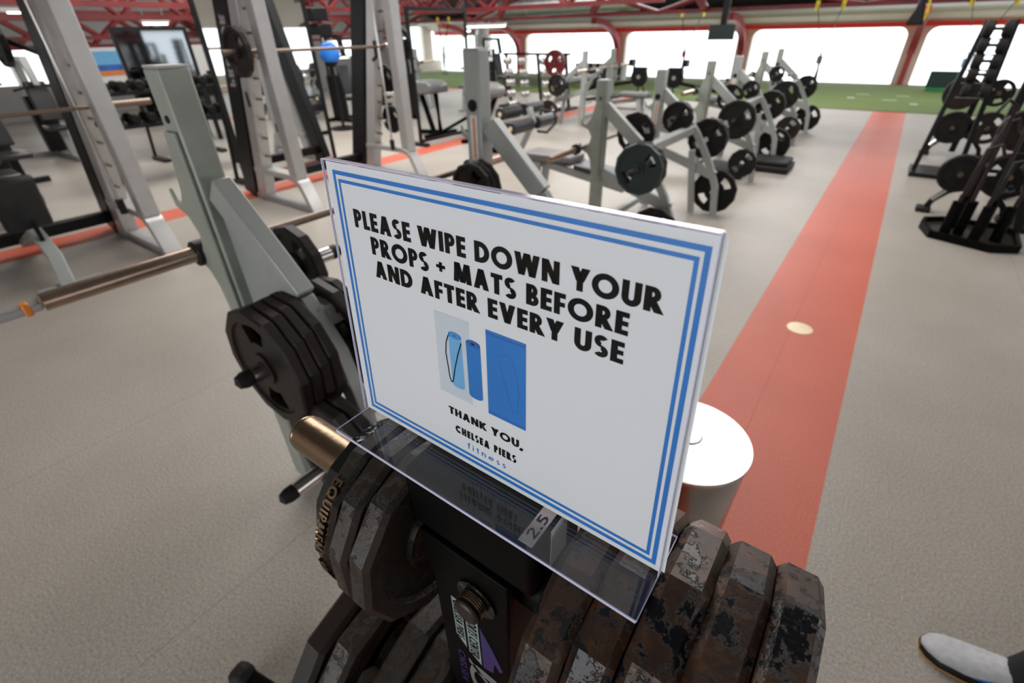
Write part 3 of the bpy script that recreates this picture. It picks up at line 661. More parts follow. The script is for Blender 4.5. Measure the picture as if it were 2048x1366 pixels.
# ================================================================ BENCHES
def bolt(p, ax, r, parent):
    d = Vector(ax); return part('bolt', MB().lathe([(r, 0), (r, .004), (r * .5, .006), (r * .42, .012), (0, .013)], p, d, 16), m_black, parent)
def bench_rack(X, H, yn, yf, leg, beam, hook, label, mats, group='grey barbell benches in a row'):
    t = thing('barbell_bench', label, 'weight bench', (X, (yn + yf) / 2, 0), group)
    for y, nm in ((yn, 0), (yf, 1)):
        up = part('upright', MB().box(X - .045, X + .045, y - .04, y + .04, 0.02, H), mats[nm], t, bevel=.006)
        part('cap', MB().box(X - .043, X + .043, y - .038, y + .038, H, H + .006), m_silver, up)
        part('brace', MB().tube([(X + a, y, b) for a, b in leg[:2]], .09, .055, up=(0, 1, 0)), m_grey, t, bevel=.005)
        lgp = part('front_leg', MB().tube([(X + a, y, b) for a, b in leg[1:]], .06, .045, up=(0, 1, 0)), m_grey, t, bevel=.005)
        fx = X + leg[-1][0]; part('foot_pad', MB().box(fx - .05, fx + .05, y - .04, y + .04, 0, .012), m_grey, lgp, bevel=.004)
        part('beam', MB().tube([(X + a, y, b) for a, b in beam], .085, .045, up=(0, 1, 0)), m_grey, t, bevel=.005)
        yo = y + (.042 if nm else -.042); s = 1 if nm else -1
        hk = [(X - .03, H - .15), (X + .03, H - .15), (X + .03, hook[-1] - .22), (X - .03, hook[-1] - .25)]
        prev = hook[-1] - .2
        for hz in reversed(hook):
            hk += [(X - .055, hz - .10), (X - .085, hz - .05), (X - .150, hz - .025), (X - .158, hz + .02), (X - .150, hz + .028), (X - .138, hz - .002), (X - .112, hz - .015), (X - .09, hz + .002), (X - .07, hz + .03)]
        part('hook_plate', MB().prism(hk, 'y', yo, yo + .010 * s), m_grey_g if nm == 0 else m_grey, t, bevel=.002)
        for z in ([H - .22, H - .52] if nm else [H - .12, H - .30, H - .33]):
            part('bolt', MB().lathe([(.026, 0), (.026, .003), (.014, .004), (.012, .012), (0, .013)] if nm else [(.010, 0), (.010, .004), (0, .005)], (X, y - .04 - (.002 if nm else .0), z), (0, -1, 0), 16), m_black if nm else m_iron, t)
        if nm: 
            wl_ = part('warning_label', MB().box(X - .022, X + .022, y - .0415, y - .0405, H - .46, H - .26), m_label, t, smooth=False, label='white and orange warning label')
            part('label_print', MB().box(X - .004, X + .008, y - .0422, y - .0416, H - .45, H - .27), m_orange, wl_, smooth=False)
    fx, fz = X + leg[1][0] + .02, leg[1][1]
    part('cross_tube', MB().box(fx - .04, fx + .04, yn, yf, fz - .09, fz - .02), m_grey, t, bevel=.006)
    part('cross_tube', MB().box(X - .03, X + .03, yn, yf, .10, .16), m_grey, t, bevel=.006)
    return t
def horn_y(t, x, z, y0, y1, m=m_steel, r=.024):
    h = part('horn', MB().cyl((x, y0, z), (x, y1, z), r, 20), m, t)
    s = 1 if y1 > y0 else -1
    part('rubber_tip', MB().lathe([(r * 1.03, 0), (r * 1.03, .022), (r * .75, .040), (0, .048)], (x, y1, z), (0, s, 0), 16), m_rub, h)
    return h
def pad_set(t, X, ym, zs=.50):
    pd = MB().box(X - 1.08, X - .52, ym - .15, ym + .15, zs - .03, zs + .035); p = part('seat_pad', pd, m_vinylg, t, bevel=.02)
    part('pad_edge', MB().box(X - 1.09, X - .51, ym - .155, ym + .155, zs - .045, zs - .02), m_vinyl, p, bevel=.01)
    p = part('back_pad', MB().tube([(X - .50, ym, zs - .05), (X + .28, ym, zs - .14)], .27, .06), m_vinyl, t, bevel=.02)
    for dy in (-.09, .09): part('support_leg', MB().tube([(X - .93, ym + dy, zs - .04), (X - 1.0, ym + dy, 0.01)], .05, .07), m_grey, t, bevel=.004)
    part('spine', MB().tube([(X - .95, ym, zs - .08), (X + .0, ym, zs - .22)], .05, .07), m_grey, t, bevel=.004)
    part('foot_bar', MB().box(X - 1.05, X - .96, ym - .25, ym + .25, 0, .04), m_grey, t, bevel=.005)
# bench 1: tall incline bench
b1 = bench_rack(-1.575, 1.54, .63, 1.90, [(.07, 1.24), (.36, .965), (.47, .82), (.525, .6), (.555, 0.0)], [(.04, .62), (.5, .52)], [1.19, 1.015], 'tall grey incline bench rack nearest the camera, left of the sign', (m_grey_g, m_grey))
part('gusset', MB().prism([(-1.535, 1.18), (-1.22, .88), (-1.12, .66), (-1.535, .62)], 'y', .622, .638), m_grey, b1)
part('incline_pad', MB().tube([(-1.45, 1.27, .92), (-1.02, 1.27, .50)], .28, .06), m_vinyl, b1, bevel=.02)
part('seat_pad', MB().box(-1.95 + .9, -1.6 + .9, 1.12, 1.42, .42, .48), m_vinyl, b1, bevel=.02)
part('brace_label', MB().box(-1.30, -1.275, .6015, .6005, .93, .95), m_label, b1, smooth=False)
horn_y(b1, -1.22, .81, .59, .425); horn_y(b1, -1.22, .81, .67, .80); horn_y(b1, -1.44, .965, .67, .885); horn_y(b1, -1.03, .535, .61, .355, r=.022); horn_y(b1, -1.5, .985, 1.87, 1.70)
G1 = 'plates stored on the incline bench'
for i, lb in enumerate(['dark plate facing the camera with two grip holes, front of the stack of four', 'second plate of the stack of four on the near bench horn', 'third plate of the stack of four on the near bench horn', 'fourth plate of the stack, touching the grey frame of the near bench']):
    plate((-1.222, .478 + i * .0345, .81), .186, .0335, 'y', m_iron, lb, G1, roll=1.15 + .06 * i)
plate((-1.222, .695, .81), .186, .034, 'y', m_iron, 'plate just behind the near bench frame, beside the left edge of the sign', G1, roll=.1)
plate((-1.222, .731, .81), .180, .034, 'y', m_iron, 'second plate behind the near bench frame, half hidden by the sign', G1, roll=.4)
plate((-1.44, .765, .965), .135, .040, 'y', m_iron, 'single small plate on the inner horn with chrome tip, under the near barbell', G1, roll=.5)
plate((-1.03, .500, .535), .215, .036, 'y', m_iron, 'low plate behind the bronze horn, lowest on the near bench', G1, roll=.2)
plate((-1.03, .540, .535), .215, .036, 'y', m_irond, 'second low plate of the near bench under the acrylic foot', G1, roll=.45)
for i in range(3): plate((-1.5, 1.80 - i * .034, .985), .118, .032, 'y', m_iron, ['innermost', 'middle', 'outermost'][i] + ' of three small plates above the top edge of the sign', G1, roll=.3 * i)
bb = barbell(-1.69, 1.0155, .168, 'long barbell with bronzed sleeve resting on the nearest bench')
clip = part('collar_clip', MB().box(-1.705, -1.675, .045, .165, .998, 1.022), m_silver, bb, bevel=.006); part('clip_lever', MB().box(-1.708, -1.672, .125, .142, .994, 1.028), m_orange, clip, bevel=.004)

leg2 = [(.03, 1.10), (.34, .85), (.42, .76), (.50, .64), (.60, .48), (.68, .30), (.72, .0)]; beam2 = [(.04, .60), (.66, .40)]
def mk_bench(dy, dx, label, src=None):
    if src: return dup(src, (dx, dy, 0), label)
b2 = bench_rack(-1.86, 1.28, 3.77, 4.97, leg2, beam2, [.98, .80], 'grey barbell bench behind the top edge of the sign, pad to its left', (m_grey_g, m_grey))
pad_set(b2, -1.86, 4.37, .54)
part('rear_leg', MB().tube([(-1.45, 4.93, .62), (-1.36, 4.95, .02)], .05, .06), m_grey, b2, bevel=.004)
for (x, z, y0, y1) in ((-1.41, .72, 3.72, 3.42), (-1.62, .90, 3.82, 4.05), (-1.60, .91, 4.92, 4.68), (-1.36, .71, 5.0, 5.16), (-1.2, .235, 5.0, 5.16), (-1.25, .24, 3.72, 3.5)): horn_y(b2, x, z, y0, y1)
b3 = dup(b2, (0, 2.73, 0), 'third grey barbell bench from the camera, middle of the row')
b4 = dup(b2, (0, 5.46, 0), 'farthest grey barbell bench of the row, near the turf')
b5 = dup(b2, (-3.15, 5.5, 0), 'grey barbell bench far back left of the row, beside the chrome dumbbells'); b5.rotation_euler = (0, 0, PI)
barbell(-1.972, .80, 3.165, 'barbell resting low on the second bench, above the sign')
barbell(-1.972, .98, 5.98, 'barbell resting on the third bench of the row')
barbell(-1.972, .98, 8.75, 'barbell resting on the farthest bench of the row')
barbell(-4.90, .98, 8.77, 'barbell on the far left bench in front of the striped box')
G2 = 'plates stored on the second bench'; G3 = 'plates stored on the third bench'; G4 = 'plates stored on the farthest bench'; G5 = 'plates stored on the far left bench'
B3, B4 = 2.73, 5.46
for (x, y, z, R_, T, m, g, lb, s) in [
    (-1.41, 3.54, .72, .19, .035, m_board, G2, 'blue black plate facing the camera, front of the second bench', 12),
    (-1.41, 3.58, .72, .19, .035, m_iron, G2, 'second plate behind the blue black one on the second bench', 12),
    (-1.41, 3.62, .72, .19, .035, m_iron, G2, 'third plate behind the blue black one on the second bench', 12),
    (-1.62, 3.92, .90, .16, .035, m_irond, G2, 'open gripped plate seen through the brace of the second bench', 12),
    (-1.25, 3.60, .24, .205, .035, m_irond, G2, 'low plate of the second bench just above the sign edge', 12),
    (-1.60, 4.80, .91, .140, .035, m_irond, G2, 'small plate high on the far side of the second bench', 12),
    (-1.60, 4.84, .91, .140, .035, m_iron, G2, 'second small plate high on the far side of the second bench', 12),
    (-1.36, 5.055, .71, .185, .04, m_irond, G2, 'large upper plate behind the curved leg of the second bench', 12),
    (-1.36, 5.10, .71, .185, .04, m_iron, G2, 'outer large upper plate behind the curved leg of the second bench', 12),
    (-1.20, 5.06, .235, .215, .045, m_irond, G2, 'large plate standing low behind the curved leg of the second bench', 12),
    (-1.41, 3.54 + B3, .72, .205, .04, m_irond, G3, 'dark plate facing the camera on the near side of the third bench', 48),
    (-1.41, 3.59 + B3, .72, .205, .04, m_iron, G3, 'plate behind the dark facing one of the third bench', 12),
    (-1.62, 3.92 + B3, .90, .15, .03, m_irond, G3, 'open plate through the brace of the third bench', 12),
    (-1.25, 3.58 + B3, .26, .16, .035, m_irond, G3, 'small plate low on the near side of the third bench', 12),
    (-1.60, 4.82 + B3, .91, .11, .035, m_irond, G3, 'small round plate high on the third bench', 48),
    (-1.36, 5.055 + B3, .71, .185, .04, m_irond, G3, 'large plate behind the curved leg of the third bench', 12),
    (-1.36, 5.10 + B3, .71, .185, .04, m_iron, G3, 'outer large plate behind the curved leg of the third bench', 12),
    (-1.20, 5.06 + B3, .235, .215, .045, m_irond, G3, 'large plate low behind the curved leg of the third bench', 12),
    (-1.41, 3.54 + B4, .72, .20, .04, m_irond, G4, 'plate facing the camera on the farthest bench', 48),
    (-1.62, 3.70 + B4, .99, .11, .05, m_irond, G4, 'small plate high on the near side of the farthest bench', 12),
    (-1.25, 3.56 + B4, .26, .18, .035, m_iron, G4, 'brown plate low on the near side of the farthest bench', 12),
    (-1.36, 5.06 + B4, .71, .185, .04, m_irond, G4, 'large plate behind the leg of the farthest bench', 12),
    (-1.36, 5.11 + B4, .71, .185, .04, m_irond, G4, 'outer plate behind the leg of the farthest bench', 12),
    (-1.20, 5.06 + B4, .235, .215, .045, m_irond, G4, 'large plate low behind the leg of the farthest bench', 12),
    (-5.46, 9.02, .72, .20, .06, m_iron, G5, 'brown plate facing the camera on the far left bench', 12),
    (-5.67, 9.05, .24, .215, .05, m_iron, G5, 'large brown plate low on the far left bench', 12),
    (-5.46, 10.64, .71, .185, .05, m_irond, G5, 'plate on the far side of the far left bench', 12)]:
    plate((x, y, z), R_, T, 'y', m, lb, g, roll=random.uniform(0, .5), sides=s)

# ================================================================ SMITH MACHINES (left)
def smith(y0, y1, label, group='smith machines along the left stripe'):
    t = thing('smith_machine', label, 'smith machine', (-5.2, (y0 + y1) / 2, 0), group)
    for y, s in ((y0, -1), (y1, 1)):
        part('rear_upright', MB().tube([(-5.97, y, .03), (-5.34, y, 2.25)], .24, .12, up=(0, 1, 0)), m_black, t, bevel=.008)
        part('leaning_upright', MB().tube([(-5.70, y, .03), (-5.10, y, 2.25)], .15, .13, up=(0, 1, 0)), m_silver, t, bevel=.008)
        f = part('front_upright', MB().box(-5.0, -4.87, y - .065, y + .065, .33, 2.25), m_silver, t, bevel=.008)
        for k in range(9):
            z = .50 + k * .19; x = -5.70 + (z - .03) * .27 + .03
            part('lock_peg', MB().cyl((x + .03, y, z), (x + .13, y, z), .012, 8), m_bronze, t)
        for k in range(3): part('hole_cap', MB().cyl((-4.935, y - .056, .9 + k * .42), (-4.935, y - .060, .9 + k * .42), .018, 12), m_black, f)
        part('upper_rail', MB().tube([(-5.70, y, .34), (-5.00, y, .34), (-4.91, y, .32), (-4.85, y, .26), (-4.72, y, .0)], .06, .14, up=(0, 1, 0)), m_silver, t, bevel=.006)
        part('base_rail', MB().box(-5.98, -4.72, y - .05, y + .05, 0, .06), m_silver, t, bevel=.006)
        part('guide_rod', MB().cyl((-5.1, y - s * .12, .35), (-5.1, y - s * .12, 2.25), .013, 10), m_chrome, t)
        part('bumper', MB().cyl((-5.1, y - s * .12, .35), (-5.1, y - s * .12, .47), .03, 12), m_rub, t)
        part('top_brace', MB().tube([(-5.35, y, 1.72), (-4.95, y, 2.2)], .05, .05, up=(0, 1, 0)), m_grey, t)
    for x, z in ((-5.4, 2.26), (-4.93, 2.26), (-5.92, .16)): part('cross_beam', MB().box(x - .05, x + .05, y0 - .05, y1 + .05, z - .05, z + .05), m_silver if z > 1 else m_black, t, bevel=.008)
    part('height_sticker', MB().box(-5.43, -5.38, y0 - .0665, y0 - .0655, 1.0, 1.14), m_black, t, smooth=False)
    return t
smA = smith(.02, 1.43, 'silver and black smith machine at the left edge, nearest the camera'); smB = smith(2.89, 4.50, 'smith machine right of the nearest one, with a plate on its high bar')
def smbar(y0, z, label, L=2.2):
    t = thing('smith_bar', label, 'barbell', (-5.1, y0 + L / 2, z), 'bars of the smith machines')
    part('shaft', MB().cyl((-5.1, y0 + .3, z), (-5.1, y0 + L - .3, z), .016, 12), m_barb, t)
    for a, b in ((y0, y0 + .33), (y0 + L - .33, y0 + L)): part('sleeve', MB().cyl((-5.1, a, z), (-5.1, b, z), .025, 16), m_barb, t)
    for y in (y0 + .42, y0 + L - .42): part('hook', MB().tube([(-5.1, y, z + .06), (-5.1, y, z - .10), (-5.17, y, z - .14)], .03, .02, up=(0, 1, 0)), m_black, t)
smbar(-.37, 1.17, 'low rusty bar of the smith machine at the left edge'); smbar(2.55, 1.49, 'high bar of the middle smith machine carrying a plate')
G6 = 'plates on the smith machines'
plate((-5.1, 2.70, 1.49), .215, .05, 'y', m_iron, 'brown gripped plate on the high bar of the middle smith machine', G6, roll=.3)
for (x, y, z, r, lb) in ((-5.06, 4.68, 1.50, .20, 'upper plate with glinting rim beside the far smith frame'), (-5.42, 4.68, 1.10, .20, 'middle plate beside the far smith frame'), (-5.36, 4.66, .66, .17, 'lowest plate beside the far smith frame'), (-5.95, 1.62, .62, .21, 'brown plate low behind the nearest smith machine'), (-6.3, 1.3, 1.62, .2, 'dark plate high at the left edge')):
    if x < -6: part('plate_horn', MB().tube([(-5.62, 1.43, 1.5), (-6.3, 1.36, 1.62), (-6.3, 1.2, 1.62)], .03, .03), m_black, smA)
    plate((x, y, z), r, .05, 'y' if x > -5.9 else 'y', m_irond, lb, G6, roll=.2)
def sh(p, q, par, m=m_steel): return part('plate_horn', MB().cyl(p, q, .024, 16), m, par)
sh((-5.95, 1.40, .62), (-5.95, 1.74, .62), smA, m_bronze)
for x, z in ((-5.06, 1.50), (-5.42, 1.10), (-5.36, .66)): sh((x, 4.45, z), (x, 4.86, z), smB)
sh((-5.2, 4.45, .98), (-5.2, 4.75, .98), smB)
bt = part('brand_lettering', flat(text_polys('PRECOR', 0, .62, 0, .10, .22), lambda a, b: (-5.68 + b + a * .283, 2.828, 1.18 + a)), m_silver, smB, smooth=False, label='silver vertical lettering')
# adjustable bench in the near smith machine
ab = thing('adjustable_bench', 'black padded adjustable bench with grey curved foot at the left edge', 'weight bench', (-5.4, .75, 0))
part('back_pad', MB().tube([(-5.30, .72, .36), (-5.16, .72, .76)], .30, .07, up=(1, 0, 0)), m_vinyl, ab, bevel=.025)
part('seat_pad', MB().box(-5.85, -5.38, .57, .87, .42, .49), m_vinyl, ab, bevel=.025)
part('spine', MB().tube([(-5.9, .72, .1), (-5.2, .72, .34), (-4.85, .70, .22), (-4.68, .66, .02)], .09, .06), m_grey, ab, bevel=.006)
part('foot_bar', MB().box(-4.76, -4.66, .48, .88, 0, .05), m_grey, ab, bevel=.006)
part('adjuster_bar', MB().tube([(-5.1, .72, .45), (-4.98, .70, .2)], .03, .03), m_black, ab)

# ================================================================ MIRRORS
def mirror(x, y0, y1, z0, z1, label, gm, feet=True):
    t = thing('standing_mirror', label, 'mirror', (x, (y0 + y1) / 2, 0), 'framed standing mirrors'); w = .045
    fr = MB(); fr.box(x - .02, x + .02, y0, y0 + w, z0, z1); fr.box(x - .02, x + .02, y1 - w, y1, z0, z1); fr.box(x - .02, x + .02, y0 + w, y1 - w, z0, z0 + w); fr.box(x - .02, x + .02, y0 + w, y1 - w, z1 - w, z1)
    part('frame', fr, m_black, t, smooth=False)
    part('glass', MB().box(x - .005, x + .005, y0 + w, y1 - w, z0 + w, z1 - w), gm, t, smooth=False)
    if feet:
        for y in (y0 + .06, y1 - .06):
            part('foot', MB().box(x - .35, x + .12, y - .05, y + .05, 0, .05), m_black, t, bevel=.01)
            part('rear_strut', MB().tube([(x - .33, y, .03), (x - .02, y, z1 * .62)], .035, .035, up=(0, 1, 0)), m_black, t)
    return t
mirror(-6.42, 3.02, 4.42, .06, 2.2, 'tall black framed mirror behind the middle smith machine', m_mirror)
mirror(-6.30, 6.02, 7.38, .06, 1.95, 'tall black framed mirror right of the smith machines, reflecting the windows', m_mirror)
mirror(-9.0, 3.06, 4.06, .5, 1.76, 'smaller dark mirror on the far left with a black frame', m_mirrord)

# ================================================================ DUMBBELLS
DM = {}
def db_mesh(r, L, m, rnd):
    k = (r, L, m.name, rnd)
    if k in DM: return DM[k]
    mb = MB(); hw = r * 1.1
    mb.cyl((-L / 2 + hw * .5, 0, 0), (L / 2 - hw * .5, 0, 0), .016, 10)
    for s in (-1, 1):
        if rnd: mb.ball((s * (L / 2 - hw / 2), 0, 0), r, 14, 9, sx=.75)
        else: mb.lathe([(0, 0), (r * .8, 0), (r, r * .2), (r, hw - r * .2), (r * .8, hw), (0, hw)], (s * L / 2 - (hw if s > 0 else 0), 0, 0), (1, 0, 0), 12)
    me = mb.mesh('dumbbell', m); sharp(me, 40); DM[k] = me; return me
def dumbbell(c, r, L, m, label, group, rz=0, rnd=False, name='dumbbell'):
    o = bpy.data.objects.new(name, db_mesh(r, L, m, rnd)); COL.objects.link(o); o.location = c; o.rotation_euler = (0, 0, rz); return tag(o, label, 'dumbbell', group)
crk = thing('chrome_dumbbell_rack', 'black upright rack holding columns of chrome dumbbells behind the benches', 'dumbbell rack', (-7.3, 11, 0))
for x in (-8.22, -7.28, -6.5):
    part('post', MB().tube([(x + .12, 11.12, 0), (x - .02, 11.12, 1.16)], .05, .07, up=(0, 1, 0)), m_black, crk)
    part('foot', MB().box(x - .02, x + .22, 10.75, 11.4, 0, .05), m_black, crk)
part('top_bar', MB().box(-8.3, -6.4, 11.09, 11.15, 1.13, 1.18), m_black, crk)
rows = ['top', 'second', 'middle', 'fourth', 'lowest']; cl = ['left', 'centre left', 'centre right', 'right']
for i, x in enumerate((-8.05, -7.62, -6.98, -6.62)):
    for j in range(5):
        xx = x + .03 * j; z = 1.02 - .235 * j
        part('cradle', MB().box(xx - .05, xx + .05, 10.9, 11.14, z - .085, z - .075), m_silver, crk)
        dumbbell((xx, 10.93, z), .082 if i % 2 == 0 else .07, .24, m_chrome, 'round chrome dumbbell, %s in the %s column of the rack' % (rows[j], cl[i]), 'chrome dumbbells on the rack', PI / 2, True)
plate((-6.55, 10.7, 1.0), .26, .10, 'y', m_red, 'large red rimmed ring plate at the right of the chrome dumbbell rack', None, sides=48, holes=3)

def shelf_rack(x0, x1, y0, y1, zs, label, nd, axis, grp, lab, m=m_irond, r=.06):
    t = thing('dumbbell_shelf_rack', label, 'dumbbell rack', ((x0 + x1) / 2, (y0 + y1) / 2, 0))
    for px, py in ((x0, y0), (x0, y1), (x1, y0), (x1, y1)): part('post', MB().box(px - .03, px + .03, py - .03, py + .03, 0, zs[-1] + .15), m_black, t)
    nm = ['low', 'middle', 'high'] if len(zs) == 3 else ['low', 'high']
    for k, z in enumerate(zs):
        part('shelf', MB().box(x0, x1, y0, y1, z - .03, z), m_black, t)
        for i in range(nd):
            f = (i + .5) / nd; o = 'first second third fourth fifth sixth seventh eighth ninth'.split()[i]
            if axis == 'y': dumbbell(((x0 + x1) / 2, y0 + (y1 - y0) * f, z + r), r, .30, m, '%s dumbbell from the near end on the %s shelf of the %s' % (o, nm[k], lab), grp, 0)
            else: dumbbell((x0 + (x1 - x0) * f, (y0 + y1) / 2, z + r), r, .30, m, '%s dumbbell from the left on the %s shelf of the %s' % (o, nm[k], lab), grp, PI / 2)
    return t
shelf_rack(-7.9, -7.5, 2.2, 3.7, (.72, 1.08), 'black two tier dumbbell rack behind the near smith machine', 8, 'y', 'black dumbbells on the left rack', 'left rack')
shelf_rack(-10.6, -10.2, 4.6, 6.6, (.35, .75), 'low black dumbbell rack far left under the poster wall', 8, 'y', 'black dumbbells on the far left rack', 'far left rack')
shelf_rack(-10.6, -9.0, 11.2, 11.6, (.35, .75, 1.1), 'black dumbbell rack left of the chrome dumbbells', 7, 'x', 'black dumbbells on the back rack', 'back rack')
# generic cable / plate machines far left and behind the mirrors
def machine(x, y, label, seat=True, h=1.7, gm=m_black, rot=0):
    t = thing('exercise_machine', label, 'exercise machine', (x, y, 0), 'exercise machines at the back left')
    part('frame', MB().tube([(x - .5, y, .04), (x - .45, y, h), (x + .05, y, h), (x + .12, y, h - .35)], .08, .08, up=(0, 1, 0)), gm, t, bevel=.006)
    part('base', MB().box(x - .6, x + .6, y - .04, y + .04, 0, .07), gm, t); part('base_cross', MB().box(x - .56, x - .48, y - .4, y + .4, 0, .07), gm, t)
    wsk = part('weight_stack', MB().box(x - .42, x - .24, y - .14, y + .14, .08, .9), m_irond, t, bevel=.004)
    for k in (-.1, .1): part('guide_rod', MB().cyl((x - .33, y + k, .9), (x - .33, y + k, h - .02), .012, 8), m_chrome, wsk)
    if seat:
        part('seat_pad', MB().box(x + .1, x + .5, y - .18, y + .18, .45, .52), m_vinyl, t, bevel=.02)
        part('back_pad', MB().tube([(x + .08, y, .56), (x - .02, y, 1.1)], .28, .07, up=(1, 0, 0)), m_vinyl, t, bevel=.02)
        part('seat_post', MB().box(x + .26, x + .34, y - .04, y + .04, .05, .46), gm, t)
    part('handle', MB().tube([(x + .1, y - .3, h - .4), (x + .12, y, h - .33), (x + .1, y + .3, h - .4)], .016, n=8), m_rub, t)
    return t
for i, (x, y, h, g, lb) in enumerate([(-8.6, 1.3, 1.6, m_black, 'black seated machine behind the near smith machine, far left'), (-8.8, 5.2, 1.55, m_black, 'black seated machine left of the tall mirror'), (-10.8, 2.4, 1.4, m_grey, 'grey seated machine below the bright screen'),
        (-8.3, 8.3, 1.5, m_black, 'black seated machine behind the right mirror'), (-9.6, 7.2, 1.6, m_black, 'black machine under the blue ball'), (-11.6, 9.6, 1.6, m_black, 'black machine far back beside the silver duct'),
        (-9.8, 12.8, 1.45, m_black, 'black machine at the turf edge left of the dumbbell racks'), (-11.8, 6.2, 1.3, m_grey, 'grey machine in front of the white partition'), (-7.3, .9, 1.5, m_black, 'black machine between the nearest smith machine and the dumbbell rack'), (-9.6, 9.6, 1.5, m_black, 'black machine far back between the preacher bench and the windows')]): machine(x, y, lb, h=h, gm=g)
bs = thing('ball_stand', 'black stand holding a blue ball behind the smith machines', 'stand', (-9.0, 6.52, 0))
part('post', MB().cyl((-9.0, 6.52, .04), (-9.0, 6.52, 1.12), .03, 12), m_black, bs); part('base', MB().cyl((-9, 6.52, 0), (-9, 6.52, .04), .25, 24), m_black, bs)
part('ring', MB().lathe([(.11, 0), (.13, 0), (.13, .03), (.11, .03), (.11, 0)], (-9, 6.52, 1.15), n=24), m_black, bs); part('arm', MB().box(-9.12, -8.88, 6.50, 6.54, 1.11, 1.15), m_black, bs)
tag(part('stability_ball', MB().ball((-9.0, 6.52, 1.335), .19, 24, 16), m_ball), 'glossy blue exercise ball resting on a black stand', 'ball')

# ================================================================ BENCHES IN THE MIDDLE
rb = thing('sit_up_bench', 'sit-up bench with shiny black foam rollers and grey frame, above the sign', 'weight bench', (-4.3, 6.2, 0))
part('main_pad', MB().tube([(-4.95, 6.2, .40), (-4.30, 6.2, .50)], .30, .07), m_vinyl, rb, bevel=.02)
for x, z, L in ((-4.13, .50, .56), (-4.35, .66, .50)):
    r_ = part('foam_roller', MB().cyl((x, 6.2 - L, z), (x, 6.2 - .07, z), .085, 20), m_vinyl, rb, bevel=.012)
    part('roller_cap', MB().cyl((x, 6.2 - L - .005, z), (x, 6.2 - L, z), .03, 12), m_brass, r_)
    part('foam_roller', MB().cyl((x, 6.2 + .07, z), (x, 6.2 + L, z), .085, 20), m_vinyl, rb, bevel=.012)
part('roller_post', MB().tube([(-4.40, 6.2, .05), (-4.13, 6.2, .52), (-4.2, 6.2, .70)], .06, .08, up=(0, 1, 0)), m_grey, rb, bevel=.005)
part('frame', MB().tube([(-5.05, 6.2, .06), (-3.95, 6.2, .06)], .07, .07), m_blackm, rb, bevel=.005)
part('front_foot', MB().box(-4.02, -3.92, 5.9, 6.5, 0, .05), m_blackm, rb, bevel=.005); part('rear_foot', MB().box(-5.1, -5.0, 5.9, 6.5, 0, .05), m_blackm, rb, bevel=.005)
part('pad_post', MB().tube([(-4.8, 6.2, .06), (-4.85, 6.2, .38)], .06, .06, up=(0, 1, 0)), m_grey, rb)
part('handle', MB().tube([(-4.1, 6.35, .66), (-3.85, 6.30, .66), (-3.80, 6.28, .52), (-3.95, 6.28, .38), (-4.12, 6.3, .38)], .018, n=10, up=(0, 1, 0)), m_rub, rb)
pr = thing('preacher_bench', 'black preacher curl bench with a grey rounded arm pad', 'weight bench', (-5.6, 7.0, 0))
part('arm_pad', MB().prism([(-5.95 + a, .72 + b) for a, b in ((0, 0), (.02, .12), (.12, .19), (.45, .19), (.60, .12), (.62, .02), (.5, -.05))], 'y', 6.75, 7.2), m_vinylg, pr, bevel=.03)
part('frame', MB().tube([(-5.8, 7.0, .70), (-5.85, 7.0, .06), (-4.9, 6.65, .06)], .07, .07), m_blackm, pr, bevel=.006)
part('brace', MB().tube([(-5.42, 7.0, .72), (-5.72, 6.95, .06)], .07, .07), m_blackm, pr, bevel=.006)
part('foot_bar', MB().box(-5.9, -5.8, 6.6, 7.4, 0, .06), m_blackm, pr, bevel=.006); part('seat', MB().box(-6.6, -6.3, 7.5, 7.8, .45, .52), m_vinyl, pr, bevel=.02)
part('seat_post', MB().tube([(-6.45, 7.65, .46), (-5.85, 7.05, .06)], .05, .05), m_blackm, pr)
fb_ = thing('flat_bench', 'low black flat bench standing in front of the turf', 'weight bench', (-5.2, 12.1, 0))
part('pad', MB().box(-6.0, -4.75, 11.95, 12.25, .24, .31), m_vinyl, fb_, bevel=.02)
for x in (-5.85, -4.95): part('leg', MB().box(x - .03, x + .03, 11.98, 12.22, 0, .24), m_grey, fb_)
for (x0, x1, y0, y1, z0, z1, lb) in [(-1.78, -1.28, 6.58, 7.10, 0, .10, 'black rubber step platform at the foot of the third bench'), (-1.45, -.85, 7.13, 7.64, 0, .08, 'black rubber step platform nearest the red stripe'), (-1.42, -.88, 7.16, 7.61, .081, .14, 'second black step stacked on the platform by the red stripe')]:
    p = part('step_platform', MB().box(x0, x1, y0, y1, z0, z1), m_rub, bevel=.02); tag(p, lb, 'step', 'black step platforms')
